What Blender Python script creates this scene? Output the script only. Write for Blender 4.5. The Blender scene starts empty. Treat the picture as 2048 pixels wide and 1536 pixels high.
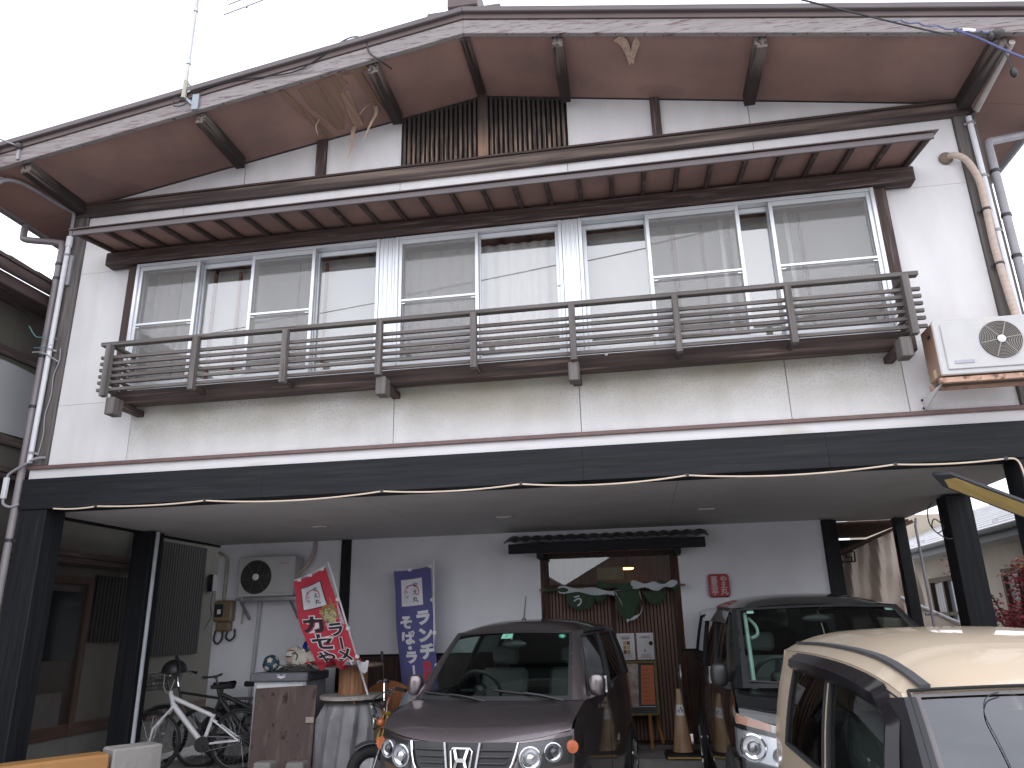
import bpy, bmesh, math, random
from mathutils import Vector, Matrix, noise as mnoise
rad = math.radians
random.seed(7)
S = bpy.context.scene
C = S.collection
# ------------------------------------------------------------------ camera, sky, sun, exposure
cam = bpy.data.cameras.new('camera'); camo = bpy.data.objects.new('camera', cam); C.objects.link(camo)
_y, _p, _r = rad(-9.07735), rad(17.95356), rad(1.34386)
_f = Vector((math.sin(_y)*math.cos(_p), math.cos(_y)*math.cos(_p), math.sin(_p)))
_rt = Vector((math.cos(_y), -math.sin(_y), 0)); _dn = _f.cross(_rt)
_r2 = math.cos(_r)*_rt + math.sin(_r)*_dn; _d2 = -math.sin(_r)*_rt + math.cos(_r)*_dn
mw = Matrix((_r2, -_d2, -_f)).transposed().to_4x4(); mw.translation = (0, -6.5, 1.55)
camo.matrix_world = mw
cam.sensor_width = 36; cam.lens = 1494.6/2048*36; cam.clip_start = .05; cam.clip_end = 2000
S.camera = camo
W = bpy.data.worlds.new('World'); S.world = W; W.use_nodes = True
nt = W.node_tree; nt.nodes.clear()
sky = nt.nodes.new('ShaderNodeTexSky'); sky.sky_type = 'NISHITA'; sky.sun_disc = False
SUN_EL, SUN_AZ = rad(24), rad(172)
sky.sun_elevation = SUN_EL; sky.sun_rotation = SUN_AZ; sky.air_density = 1.0; sky.dust_density = 2.0; sky.ozone_density = 1.0
hs = nt.nodes.new('ShaderNodeHueSaturation'); hs.inputs['Saturation'].default_value = .22
bg = nt.nodes.new('ShaderNodeBackground'); bg.inputs['Strength'].default_value = .15
wo = nt.nodes.new('ShaderNodeOutputWorld')
# overcast: a white cloud layer veils most of the clear sky, with soft cloud variation
cl = nt.nodes.new('ShaderNodeTexNoise'); cl.inputs['Scale'].default_value = 1.6; cl.inputs['Detail'].default_value = 5
ctc = nt.nodes.new('ShaderNodeTexCoord'); nt.links.new(ctc.outputs['Generated'], cl.inputs['Vector'])
crp = nt.nodes.new('ShaderNodeValToRGB'); crp.color_ramp.elements[0].position = .3; crp.color_ramp.elements[1].position = .7
crp.color_ramp.elements[0].color = (9.3, 9.6, 10.8, 1); crp.color_ramp.elements[1].color = (12.8, 13.1, 14.2, 1)
cmx = nt.nodes.new('ShaderNodeMix'); cmx.data_type = 'RGBA'; cmx.inputs[0].default_value = .93
nt.links.new(cl.outputs['Fac'], crp.inputs[0]); nt.links.new(sky.outputs[0], hs.inputs['Color'])
nt.links.new(hs.outputs[0], cmx.inputs[6]); nt.links.new(crp.outputs[0], cmx.inputs[7]); nt.links.new(cmx.outputs[2], bg.inputs[0]); nt.links.new(bg.outputs[0], wo.inputs[0])
sl = bpy.data.lights.new('sun', 'SUN'); sl.energy = 1.5; sl.angle = rad(110); sl.color = (1, .985, .985)
so = bpy.data.objects.new('sun', sl); C.objects.link(so)
_sd = Vector((math.sin(SUN_AZ)*math.cos(SUN_EL), math.cos(SUN_AZ)*math.cos(SUN_EL), math.sin(SUN_EL)))
so.rotation_euler = _sd.to_track_quat('Z', 'Y').to_euler(); so.location = (0, 0, 30)
S.view_settings.view_transform = 'Standard'; S.view_settings.look = 'None'
S.view_settings.exposure = 0.22; S.view_settings.gamma = 1
S.cycles.max_bounces = 7; S.cycles.transparent_max_bounces = 12; S.cycles.use_denoising = True
S.cycles.caustics_reflective = False; S.cycles.caustics_refractive = False

# ------------------------------------------------------------------ helpers: materials
def lin(h):
    h = h.lstrip('#'); c = [int(h[i:i+2], 16)/255 for i in (0, 2, 4)]
    return tuple(x/12.92 if x <= .04045 else ((x+.055)/1.055)**2.4 for x in c)
def mat(name, col, rough=.6, metal=0, var=.12, scale=6, stretch=(1, 1, 1), bump=.0, bscale=80, bstretch=None, layers=(), coat=0, spec=.5, alpha=None, detail=5):
    m = bpy.data.materials.new(name); m.use_nodes = True; n = m.node_tree; N = n.nodes; L = n.links
    b = N['Principled BSDF']; b.inputs['Roughness'].default_value = rough; b.inputs['Metallic'].default_value = metal
    b.inputs['Specular IOR Level'].default_value = spec
    if coat: b.inputs['Coat Weight'].default_value = coat; b.inputs['Coat Roughness'].default_value = .04
    tc = N.new('ShaderNodeTexCoord')
    def noise(sc, st, det=detail, dist=0):
        mp = N.new('ShaderNodeMapping'); mp.inputs['Scale'].default_value = st
        L.new(tc.outputs['Object'], mp.inputs[0])
        t = N.new('ShaderNodeTexNoise'); t.inputs['Scale'].default_value = sc; t.inputs['Detail'].default_value = det; t.inputs['Distortion'].default_value = dist
        L.new(mp.outputs[0], t.inputs['Vector']); return t
    t = noise(scale, stretch)
    r = N.new('ShaderNodeValToRGB'); e = r.color_ramp.elements
    e[0].position = .3; e[1].position = .7
    e[0].color = (*[max(0, c*(1-var)) for c in col[:3]], 1); e[1].color = (*[min(1, c*(1+var)) for c in col[:3]], 1)
    L.new(t.outputs['Fac'], r.inputs[0]); out = r.outputs[0]
    for ly in layers:       # (colour, scale, stretch, lo, hi[, (axis, a, b)])
        c2, sc, st, lo, hi = ly[:5]
        t2 = noise(sc, st, 8, .3)
        mr = N.new('ShaderNodeMapRange'); mr.inputs[1].default_value = lo; mr.inputs[2].default_value = hi
        L.new(t2.outputs['Fac'], mr.inputs[0]); fac = mr.outputs[0]
        if len(ly) > 5:
            ax, a, bb = ly[5]
            sp = N.new('ShaderNodeSeparateXYZ'); L.new(tc.outputs['Object'], sp.inputs[0])
            m2 = N.new('ShaderNodeMapRange'); m2.inputs[1].default_value = a; m2.inputs[2].default_value = bb
            L.new(sp.outputs[ax], m2.inputs[0])
            mu = N.new('ShaderNodeMath'); mu.operation = 'MULTIPLY'; L.new(fac, mu.inputs[0]); L.new(m2.outputs[0], mu.inputs[1]); fac = mu.outputs[0]
        mx = N.new('ShaderNodeMix'); mx.data_type = 'RGBA'
        L.new(fac, mx.inputs[0]); L.new(out, mx.inputs[6]); mx.inputs[7].default_value = (*c2[:3], 1); out = mx.outputs[2]
    L.new(out, b.inputs['Base Color'])
    if bump:
        t3 = noise(bscale, bstretch or stretch, 4)
        bp = N.new('ShaderNodeBump'); bp.inputs['Strength'].default_value = bump; bp.inputs['Distance'].default_value = .01
        L.new(t3.outputs['Fac'], bp.inputs['Height']); L.new(bp.outputs[0], b.inputs['Normal'])
    return m
def glassmat(name, tint=(.9, .93, .93), ior=1.5, rough=0.0):
    m = bpy.data.materials.new(name); m.use_nodes = True; n = m.node_tree; N = n.nodes; L = n.links; N.clear()
    o = N.new('ShaderNodeOutputMaterial'); t = N.new('ShaderNodeBsdfTransparent'); t.inputs[0].default_value = (*tint, 1)
    g = N.new('ShaderNodeBsdfGlossy'); g.inputs['Roughness'].default_value = rough; g.inputs[0].default_value = (.95, .97, 1, 1)
    f0 = ((ior-1)/(ior+1))**2
    lw = N.new('ShaderNodeLayerWeight'); lw.inputs['Blend'].default_value = .5
    pw = N.new('ShaderNodeMath'); pw.operation = 'POWER'; L.new(lw.outputs['Facing'], pw.inputs[0]); pw.inputs[1].default_value = 5
    fr = N.new('ShaderNodeMapRange'); L.new(pw.outputs[0], fr.inputs[0]); fr.inputs[3].default_value = f0; fr.inputs[4].default_value = 1
    mx = N.new('ShaderNodeMixShader'); L.new(fr.outputs[0], mx.inputs[0]); L.new(t.outputs[0], mx.inputs[1]); L.new(g.outputs[0], mx.inputs[2])
    L.new(mx.outputs[0], o.inputs[0]); return m
def sheer(name, col, tr):
    m = bpy.data.materials.new(name); m.use_nodes = True; n = m.node_tree; N = n.nodes; L = n.links
    b = N['Principled BSDF']; b.inputs['Base Color'].default_value = (*col, 1); b.inputs['Roughness'].default_value = .9
    t = N.new('ShaderNodeBsdfTransparent'); mx = N.new('ShaderNodeMixShader'); mx.inputs[0].default_value = tr
    L.new(b.outputs[0], mx.inputs[1]); L.new(t.outputs[0], mx.inputs[2]); L.new(mx.outputs[0], N['Material Output'].inputs[0]); return m
def emit(name, col, st):
    m = bpy.data.materials.new(name); m.use_nodes = True; b = m.node_tree.nodes['Principled BSDF']
    b.inputs['Base Color'].default_value = (*col, 1); b.inputs['Emission Color'].default_value = (*col, 1); b.inputs['Emission Strength'].default_value = st; return m
AX = {'x': (.6, 14, 14), 'y': (14, .6, 14), 'z': (14, 14, .6)}
def wood(name, col, ax, rough=.75, var=.3, layers=(), bump=.35):
    return mat(name, col, rough, 0, var, 2.2, AX[ax], bump, 6, AX[ax], layers, spec=.25)
K = {}
K['stucco'] = mat('white stucco', (.63, .622, .632), .85, var=.05, scale=3, stretch=(1.5, 1, .5), bump=.25, bscale=130, spec=.2,
    layers=[((.58, .57, .54), 2.0, (2.2, 1, .3), .52, .85)])
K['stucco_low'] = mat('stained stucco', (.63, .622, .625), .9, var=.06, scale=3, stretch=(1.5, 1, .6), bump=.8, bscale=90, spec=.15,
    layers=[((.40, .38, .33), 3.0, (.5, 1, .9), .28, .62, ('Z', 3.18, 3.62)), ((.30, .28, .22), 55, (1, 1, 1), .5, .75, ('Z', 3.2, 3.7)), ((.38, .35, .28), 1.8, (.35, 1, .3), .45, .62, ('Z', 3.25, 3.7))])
K['band'] = mat('white band paint', (.63, .62, .632), .7, var=.05, scale=5, stretch=(.5, 1, 2), layers=[((.50, .47, .42), 7, (.25, 1, 1), .58, .8)])
for a in 'xyz':
    K['dk'+a] = wood('dark brown timber '+a, (.062, .043, .040), a, layers=[((.17, .13, .115), 3.5, AX[a], .55, .72)])
    K['wt'+a] = wood('weathered grey timber '+a, (.122, .110, .105), a, layers=[((.066, .050, .045), 3, AX[a], .56, .7)])
    K['bk'+a] = mat('black stained timber '+a, (.0125, .0135, .0165), .6, var=.35, scale=2, stretch=AX[a], bump=.12, bscale=5, spec=.2, layers=[((.024, .025, .027), 3, AX[a], .55, .75)])
K['purl'] = wood('purlin timber', (.040, .030, .029), 'y', layers=[((.17, .145, .13), 2.0, AX['y'], .40, .55, ('Y', -.45, -.8))])
K['tie'] = wood('tie beam timber', (.060, .045, .043), 'x', layers=[((.20, .155, .13), 1.6, (.35, 5, 9), .46, .66)])
K['rake'] = mat('peeling rake board', (.25, .228, .226), .8, var=.14, scale=2.4, stretch=(1, 8, 12), bump=.3, bscale=8, bstretch=(2, 10, 30), spec=.2,
    layers=[((.16, .115, .115), 2.6, (1.0, 4, 9), .58, .70), ((.10, .06, .06), 5, (1.5, 5, 26), .60, .66), ((.09, .07, .07), 1.1, (.7, 1, 4), .66, .72)])
K['barge'] = mat('brown sheet metal', (.085, .058, .056), .5, var=.15, scale=3)
K['drip'] = mat('mauve roof metal', (.105, .088, .092), .6, var=.12, scale=2)
K['soffit'] = mat('red brown soffit board', (.285, .178, .152), .7, var=.18, scale=1.3, bump=.15, bscale=5, bstretch=(14, 1, 1), spec=.3,
    layers=[((.20, .135, .125), 1.2, (1, 1, 1), .5, .7), ((.22, .155, .125), 2.5, (5, .8, 1), .55, .7, ('Y', -.72, -.88))])
K['ply'] = wood('exposed plywood', (.235, .155, .115), 'y', var=.2)
K['peel'] = wood('peeled veneer', (.42, .31, .24), 'z', var=.2)
K['alu'] = mat('aluminium sash', (.60, .62, .65), .38, .55, .06, 4)
K['glass'] = glassmat('window glass', (.95, .95, .94), 2.0)
K['screen'] = sheer('insect screen', (.31, .305, .30), .74)
K['curt'] = mat('white curtain', (.46, .452, .445), .9, var=.06, scale=3, stretch=(8, 8, .3))
K['blind'] = mat('paper screen', (.385, .38, .375), .9, var=.04, scale=2)
K['dark'] = mat('dark interior', (.03, .027, .025), .9, var=.2)
K['intw'] = mat('dim interior wall', (.30, .28, .25), .9, var=.1)
K['redwood'] = wood('reddish inner timber', (.22, .11, .075), 'z')
K['strip'] = mat('brown moulding', (.14, .085, .080), .55, var=.15, scale=6)
K['ceil'] = mat('painted carport ceiling', (.49, .475, .47), .8, var=.07, scale=1.5, layers=[((.42, .41, .40), 1.5, (1, 1, 1), .52, .8)])
K['shopw'] = mat('white shop wall', (.70, .71, .755), .75, var=.04, scale=3, bump=.1, bscale=120)
K['dado'] = wood('red brown plank', (.055, .032, .027), 'z')
K['reed'] = wood('brown door slat', (.16, .10, .078), 'z', var=.2)
K['asph'] = mat('pale forecourt concrete', (.50, .49, .475), .9, var=.10, scale=3, bump=.3, bscale=120)  # ground tone raised to bounce light up onto soffit, gable and ceiling
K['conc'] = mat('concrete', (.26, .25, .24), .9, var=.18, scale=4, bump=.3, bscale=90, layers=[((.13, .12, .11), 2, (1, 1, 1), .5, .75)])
K['pvcg'] = mat('grey plastic pipe', (.26, .25, .27), .5, var=.1)
K['pvcb'] = mat('brown grey downspout', (.20, .18, .19), .45, var=.12, scale=4)
K['pvcw'] = mat('white plastic pipe', (.62, .63, .66), .45, var=.06)
K['cream'] = mat('cream cable', (.62, .52, .42), .6, var=.08)
K['blk'] = mat('black plastic', (.016, .016, .018), .45, var=.15)
K['rub'] = mat('black rubber', (.012, .012, .013), .8, var=.2)
K['chrome'] = mat('chrome', (.78, .78, .80), .12, 1, .03)
K['steel'] = mat('dull steel', (.40, .40, .42), .42, .9, .1)
K['acw'] = mat('ivory air conditioner casing', (.46, .455, .46), .5, var=.05, layers=[((.5, .46, .40), 4, (1, 1, 1), .6, .8)])
K['acbr'] = mat('yellowed casing side', (.36, .225, .16), .55, var=.08)
K['rust'] = mat('rusty painted steel', (.48, .30, .22), .7, var=.2, scale=9, layers=[((.14, .07, .05), 14, (1, 1, 1), .52, .66)])
K['white'] = mat('white paint', (.74, .74, .75), .45, var=.05)
K['wbolt'] = mat('white painted bracket', (.60, .60, .60), .5, var=.06, layers=[((.3, .16, .1), 12, (1, 1, 1), .62, .72)])
K['tape'] = mat('beige pipe tape', (.45, .36, .31), .7, var=.12, scale=12, stretch=(1, 1, 4))

# ------------------------------------------------------------------ helpers: meshes and objects
class MB:
    def __init__(s, T=None): s.v = []; s.f = []; s.m = []; s.T = T
    def add(s, V, F, mi=0):
        o = len(s.v); s.v += [Vector(p) for p in V]; s.f += [tuple(i+o for i in f) for f in F]; s.m += [mi]*len(F); return s
    def box(s, x0, x1, y0, y1, z0, z1, mi=0):
        V = [(x, y, z) for x in (x0, x1) for y in (y0, y1) for z in (z0, z1)]
        return s.add(V, [(0, 1, 3, 2), (4, 6, 7, 5), (0, 4, 5, 1), (2, 3, 7, 6), (0, 2, 6, 4), (1, 5, 7, 3)], mi)
    def bar(s, p, q, w, h, up=(0, 0, 1), mi=0):
        p, q = Vector(p), Vector(q); d = (q-p).normalized(); u = Vector(up); r = d.cross(u)
        if r.length < 1e-4: r = d.cross(Vector((0, 1, 0)))
        r.normalize(); u = r.cross(d)
        V = [e + r*a*w/2 + u*b*h/2 for e in (p, q) for a, b in ((-1, -1), (1, -1), (1, 1), (-1, 1))]
        return s.add(V, [(3, 2, 1, 0), (4, 5, 6, 7), (0, 1, 5, 4), (1, 2, 6, 5), (2, 3, 7, 6), (3, 0, 4, 7)], mi)
    def tube(s, P, r, n=8, mi=0, cap=True, closed=False):
        P = [Vector(p) for p in P]; k = len(P); rr = r if isinstance(r, (list, tuple)) else [r]*k
        V = []; prev = None
        for i, p in enumerate(P):
            if closed: d = P[(i+1) % k]-P[i-1]
            else: d = P[min(i+1, k-1)]-P[max(i-1, 0)]
            d.normalize()
            if prev is None:
                a = d.cross(Vector((0, 0, 1)));
                if a.length < 1e-3: a = d.cross(Vector((1, 0, 0)))
            else: a = prev - d*prev.dot(d)
            a.normalize(); prev = a; b = d.cross(a)
            V += [p + (a*math.cos(t)+b*math.sin(t))*rr[i] for t in [2*math.pi*j/n for j in range(n)]]
        F = []
        for i in range(k if closed else k-1):
            i2 = (i+1) % k
            F += [(i*n+j, i*n+(j+1) % n, i2*n+(j+1) % n, i2*n+j) for j in range(n)]
        if cap and not closed: F += [tuple(range(n))[::-1], tuple((k-1)*n+j for j in range(n))]
        return s.add(V, F, mi)
    def lathe(s, prof, c, axis=(0, 0, 1), n=24, mi=0):
        c = Vector(c); ax = Vector(axis).normalized(); a = ax.cross(Vector((0, 0, 1)))
        if a.length < 1e-3: a = Vector((1, 0, 0))
        a.normalize(); b = ax.cross(a); V = []; F = []
        for r, h in prof: V += [c+ax*h+(a*math.cos(t)+b*math.sin(t))*r for t in [2*math.pi*j/n for j in range(n)]]
        for i in range(len(prof)-1): F += [(i*n+j, i*n+(j+1) % n, (i+1)*n+(j+1) % n, (i+1)*n+j) for j in range(n)]
        if prof[0][0] > 1e-6: F.append(tuple(range(n))[::-1])
        if prof[-1][0] > 1e-6: F.append(tuple((len(prof)-1)*n+j for j in range(n)))
        return s.add(V, F, mi)
    def grid(s, rows, mi=0):
        n = len(rows[0]); V = [p for r in rows for p in r]
        return s.add(V, [(i*n+j, i*n+j+1, (i+1)*n+j+1, (i+1)*n+j) for i in range(len(rows)-1) for j in range(n-1)], mi)
    def prism(s, poly, fn0, fn1, mi=0):
        n = len(poly); V = [fn0(*p) for p in poly]+[fn1(*p) for p in poly]
        return s.add(V, [tuple(range(n)), tuple(range(2*n-1, n-1, -1))]+[(i, (i+1) % n+0 if 0 else (i+1) % n, (i+1) % n+n, i+n) for i in range(n)], mi)
    def xz(s, poly, y0, y1, mi=0): return s.prism(poly, lambda a, b: (a, y0, b), lambda a, b: (a, y1, b), mi)
    def sph(s, c, r, sc=(1, 1, 1), nu=16, nv=10, mi=0):
        c = Vector(c); rows = []
        for i in range(nv+1):
            t = math.pi*i/nv
            rows.append([c+Vector((math.sin(t)*math.cos(2*math.pi*j/nu)*sc[0], math.sin(t)*math.sin(2*math.pi*j/nu)*sc[1], math.cos(t)*sc[2]))*r for j in range(nu+1)])
        return s.grid(rows, mi)
    def build(s, name, m, parent=None, smooth=False, bev=0, thick=0, kind=None, sub=0, auto=None):
        me = bpy.data.meshes.new(name); V = s.v if s.T is None else [s.T @ p for p in s.v]
        me.from_pydata([tuple(p) for p in V], [], s.f)
        ms = m if isinstance(m, (list, tuple)) else [m]
        for x in ms: me.materials.append(x)
        if len(ms) > 1: me.polygons.foreach_set('material_index', s.m)
        bm = bmesh.new(); bm.from_mesh(me)
        bmesh.ops.remove_doubles(bm, verts=bm.verts, dist=1e-5)
        if thick:
            bmesh.ops.recalc_face_normals(bm, faces=bm.faces)
            bmesh.ops.solidify(bm, geom=bm.faces[:], thickness=thick)
        bmesh.ops.recalc_face_normals(bm, faces=bm.faces)
        if bev:
            ed = [e for e in bm.edges if len(e.link_faces) == 2 and e.calc_face_angle(0) > .5]
            bmesh.ops.bevel(bm, geom=ed, offset=bev, segments=1, affect='EDGES', clamp_overlap=True)
        if smooth:
            for f in bm.faces: f.smooth = True
            for e in bm.edges:
                if len(e.link_faces) == 2 and e.calc_face_angle(0) > (auto or .7): e.smooth = False
        bm.to_mesh(me); bm.free()
        return link(name, me, parent, kind)
def link(name, me, parent=None, kind=None):
    o = bpy.data.objects.new(name, me); C.objects.link(o)
    if parent is not None:
        o.parent = parent
        if parent.get('root_loc') is not None: o.matrix_parent_inverse = Matrix.Translation(-Vector(parent['root_loc']))
    if kind: o['kind'] = kind
    return o
def tag(o, label, cat, group=None):
    o['label'] = label; o['category'] = cat
    if group: o['group'] = group
    return o
def thing(name, label, cat, loc=(0, 0, 0), group=None):
    o = bpy.data.objects.new(name, None); C.objects.link(o); o.location = loc; o['root_loc'] = tuple(float(x) for x in loc)
    o.empty_display_size = .1
    return tag(o, label, cat, group)
def bez(P, n=8):      # Catmull-Rom through points
    P = [Vector(p) for p in P]; out = []
    for i in range(len(P)-1):
        a, b, c, d = P[max(i-1, 0)], P[i], P[i+1], P[min(i+2, len(P)-1)]
        for k in range(n):
            t = k/n; out.append(.5*((2*b)+(c-a)*t+(2*a-5*b+4*c-d)*t*t+(3*b-3*c+d-a)*t**3))
    return out+[P[-1]]
def sag(a, b, d, n=10):
    a, b = Vector(a), Vector(b)
    return [a.lerp(b, i/n)-Vector((0, 0, d*4*(i/n)*(1-i/n))) for i in range(n+1)]
def lerp(a, b, t): return a+(b-a)*t
_tc = {}
def text2d(body, off=0):
    k = (body, off)
    if k not in _tc:
        c = bpy.data.curves.new('lettering', 'FONT'); c.body = body; c.offset = off; c.align_x = 'CENTER'; c.align_y = 'CENTER'; c.resolution_u = 3
        o = bpy.data.objects.new('lettering', c); C.objects.link(o); bpy.context.view_layer.update()
        me = bpy.data.meshes.new_from_object(o.evaluated_get(bpy.context.evaluated_depsgraph_get()))
        V = [(v.co.x, v.co.y) for v in me.vertices]; F = [tuple(p.vertices) for p in me.polygons]
        bpy.data.objects.remove(o); bpy.data.curves.remove(c); bpy.data.meshes.remove(me)
        if V and len(body) == 1:
            x0, x1 = min(v[0] for v in V), max(v[0] for v in V); y0, y1 = min(v[1] for v in V), max(v[1] for v in V)
            V = [(x-(x0+x1)/2, y-(y0+y1)/2) for x, y in V]
        _tc[k] = (V, F)
    return _tc[k]
def letter(mb, body, fn, cx, cy, size, off=0, rot=0, sx=1, mi=0):     # fn maps flat (u, v) to a 3-D point
    V, F = text2d(body, off); c, s_ = math.cos(rot), math.sin(rot)
    mb.add([fn(cx+(x*sx*c-y*s_)*size, cy+(x*sx*s_+y*c)*size) for x, y in V], F, mi)
# ------------------------------------------------------------------ ground
MB().add([(-400, -400, 0), (400, -400, 0), (400, 400, 0), (-400, 400, 0)], [(0, 1, 2, 3)]).build('ground', K['asph'], kind='structure')
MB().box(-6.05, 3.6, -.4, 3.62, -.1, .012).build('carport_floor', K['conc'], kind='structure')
MB().box(-3.9, 2.3, 2.55, 3.63, 0, .15).build('porch_step', K['conc'], kind='structure', bev=.01)

# ------------------------------------------------------------------ the two storey restaurant
B = thing('restaurant_building', 'two storey white stucco and dark timber restaurant over an open carport', 'building', (-1.28, 0, 0))
RX = -1.28
def zs(x): return 6.925-.174*abs(x-RX)           # underside of the main roof at x
# lower storey band, beam and moulding
MB().box(-5.95, 3.37, 0, .16, 3.045, 3.145).build('white_band', K['band'], B)
MB().box(-5.96, 3.39, -.035, 0, 3.142, 3.178).build('moulding', K['strip'], B, bev=.004)
m = MB(); xs = [-5.965, -3.42, -.42, 1.62, 3.42]
for a, b in zip(xs, xs[1:]):
    MB().box(a+.0004, b-.0004, -.045, .22, 2.742, 3.043).build('carport_beam', K['bkx'], B, bev=.0015)
# upper wall, panel by panel
MB().box(-5.9, 3.3, .03, .16, 3.15, 6.1).box(-5.9, -4.0, .031, .16, 6.1, 6.2).build('backing_wall', K['dark'], B) if 0 else None
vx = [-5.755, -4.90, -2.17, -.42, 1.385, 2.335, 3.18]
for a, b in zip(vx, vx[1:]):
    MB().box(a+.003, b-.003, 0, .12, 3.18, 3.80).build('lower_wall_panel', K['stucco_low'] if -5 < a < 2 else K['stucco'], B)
vx = [-5.755, -4.62, -2.17, -.42, 1.385, 3.18]
for a, b in zip(vx, vx[1:]):
    MB().box(a+.0025, b-.0025, 0, .12, 5.29, 5.99).build('upper_wall_panel', K['stucco'], B)
MB().box(-5.752, -5.10, 0, .12, 3.803, 5.287).build('side_wall_panel', K['stucco'], B)
MB().box(2.40, 3.177, 0, .12, 3.803, 5.287).build('side_wall_panel', K['stucco'], B)
# corner posts, window posts
for x0, x1 in ((-5.95, -5.757), (3.182, 3.37)):
    MB().box(x0, x1, -.03, .17, 3.18, zs((x0+x1)/2)-.02).build('corner_post', K['wtz'], B, bev=.006)
for x0, x1 in ((-5.125, -5.02), (2.355, 2.465)):
    MB().box(x0, x1, -.07, .10, 3.70, 5.285).build('window_post', K['dkz'], B, bev=.006)
# tie beam with its ledge
MB().box(-5.93, 3.36, -.05, .1, 5.975, 6.115).build('tie_beam', K['tie'], B, bev=.006)
MB().box(-5.93, 3.36, -.065, .1, 6.117, 6.14).build('tie_beam_ledge', K['dkx'], B, bev=.004)
# gable wall panels
def gpan(a, b):
    p = [(a, 6.14), (b, 6.14), (b, max(6.141, zs(b)-.003)), (a, max(6.141, zs(a)-.003))]
    if a < RX < b: p.insert(3, (RX, zs(RX)))
    MB().xz(p, 0.02, .12).build('gable_panel', K['stucco'], B)
for a, b in ((-5.78, -3.955), (-3.945, -3.115), (-3.005, -2.175), (-.40, .445), (.54, 1.387), (1.393, 3.23)): gpan(a, b)
for a, b in ((-3.113, -3.007), (.447, .538)):
    MB().xz([(a, 6.141), (b, 6.141), (b, zs(b)-.003), (a, zs(a)-.003)], -.03, .12).build('gable_strut', K['dkz'], B, bev=.005)
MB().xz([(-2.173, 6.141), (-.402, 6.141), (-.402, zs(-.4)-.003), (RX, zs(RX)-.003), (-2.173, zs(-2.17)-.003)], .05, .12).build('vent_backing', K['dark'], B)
MB().box(-1.335, -1.225, -.03, .045, 6.142, zs(-1.33)-.004).build('king_post', wood('gable post timber', (.06, .045, .04), 'z', layers=[((.26, .17, .12), 2.5, AX['z'], .4, .6, ('Z', 6.62, 6.25))]), B, bev=.004)
K['slat'] = wood('vent slat timber', (.050, .040, .038), 'z', var=.4, layers=[((.24, .17, .13), 2.4, (20, 20, 1.0), .44, .60, ('Z', 6.60, 6.28))])
for x0, x1, n in ((-2.155, -1.345, 16), (-1.215, -.415, 16)):
    for i in range(n):
        x = lerp(x0, x1, (i+.5)/n)
        MB().box(x-.013, x+.013, -.015+random.uniform(-.002, .002), .045, 6.16, zs(x)-.02).build('vent_slat', K['slat'], B)
MB().box(-2.17, -.405, -.028, .048, 6.1415, 6.159).build('vent_sill', K['dkx'], B)
# purlins and soffit boards
PX = [-5.83, -3.955, -2.19, -1.28, -.40, 1.39, 3.27]
YO = -.90
for i, x in enumerate(PX):
    z = zs(x); h = .135 if x != RX else .055; w = .105 if x != RX else .09
    MB().bar((x, YO+.035, z-h/2+.012), (x, -.068, z-h/2+.012), w, h).build('purlin', K['purl'], B, bev=.006)
ex = [-6.55]+PX+[3.99]
for a, b in zip(ex, ex[1:]):
    a2, b2 = a+.004, b-.004
    for y0, y1 in ((YO+.02, -.005),):
        MB().add([(a2, y0, zs(a2)), (b2, y0, zs(b2)), (b2, y1, zs(b2)), (a2, y1, zs(a2)), (a2, y0, zs(a2)+.015), (b2, y0, zs(b2)+.015), (b2, y1, zs(b2)+.015), (a2, y1, zs(a2)+.015)],
            [(0, 1, 2, 3), (4, 5, 6, 7), (0, 1, 5, 4), (2, 3, 7, 6), (1, 2, 6, 5), (0, 3, 7, 4)]).build('soffit_panel', K['soffit'], B)
for a, b in ((-6.55, -5.96), (3.38, 3.99)):
    for j in range(4):
        y0, y1 = j*2+.0, j*2+1.995
        MB().add([(a, y0, zs(a)), (b, y0, zs(b)), (b, y1, zs(b)), (a, y1, zs(a)), (a, y0, zs(a)+.015), (b, y0, zs(b)+.015), (b, y1, zs(b)+.015), (a, y1, zs(a)+.015)],
            [(0, 1, 2, 3), (4, 5, 6, 7), (0, 1, 5, 4), (2, 3, 7, 6), (1, 2, 6, 5), (0, 3, 7, 4)]).build('eave_soffit_panel', K['soffit'], B)
# damaged soffit: peeled bands and hanging veneer strips
def soff_patch(pts, mt, nm, dz=.006, parent=None):
    MB().add([(x, y, zs(x)-dz) for x, y in pts]+[(x, y, zs(x)-.0005) for x, y in pts], [tuple(range(len(pts))), tuple(range(2*len(pts)-1, len(pts)-1, -1))]+[(i, (i+1) % len(pts), (i+1) % len(pts)+len(pts), i+len(pts)) for i in range(len(pts))]).build(nm, mt, B)
soff_patch([(-3.16, -.86), (-3.10, -.86), (-2.93, -.04), (-2.99, -.02)], K['ply'], 'peeled_batten', .016)
soff_patch([(-2.98, -.80), (-2.55, -.86), (-2.50, -.70), (-2.62, -.62), (-2.60, -.5), (-2.74, -.20), (-2.78, -.08), (-2.86, -.12), (-2.90, -.3), (-2.97, -.5)], K['ply'], 'bare_plywood_patch', .004)
soff_patch([(-2.62, -.60), (-2.53, -.62), (-2.56, -.10), (-2.63, -.04), (-2.67, -.12)], wood('torn veneer edge', (.33, .22, .16), 'y'), 'torn_veneer', .010)
soff_patch([(-2.42, -.86), (-2.33, -.83), (-2.30, -.30), (-2.27, -.12), (-2.33, -.10), (-2.37, -.35)], K['ply'], 'torn_veneer', .012)
soff_patch([(-2.60, -.875), (-2.27, -.875), (-2.24, -.80), (-2.58, -.83)], K['ply'], 'torn_veneer', .013)
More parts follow.
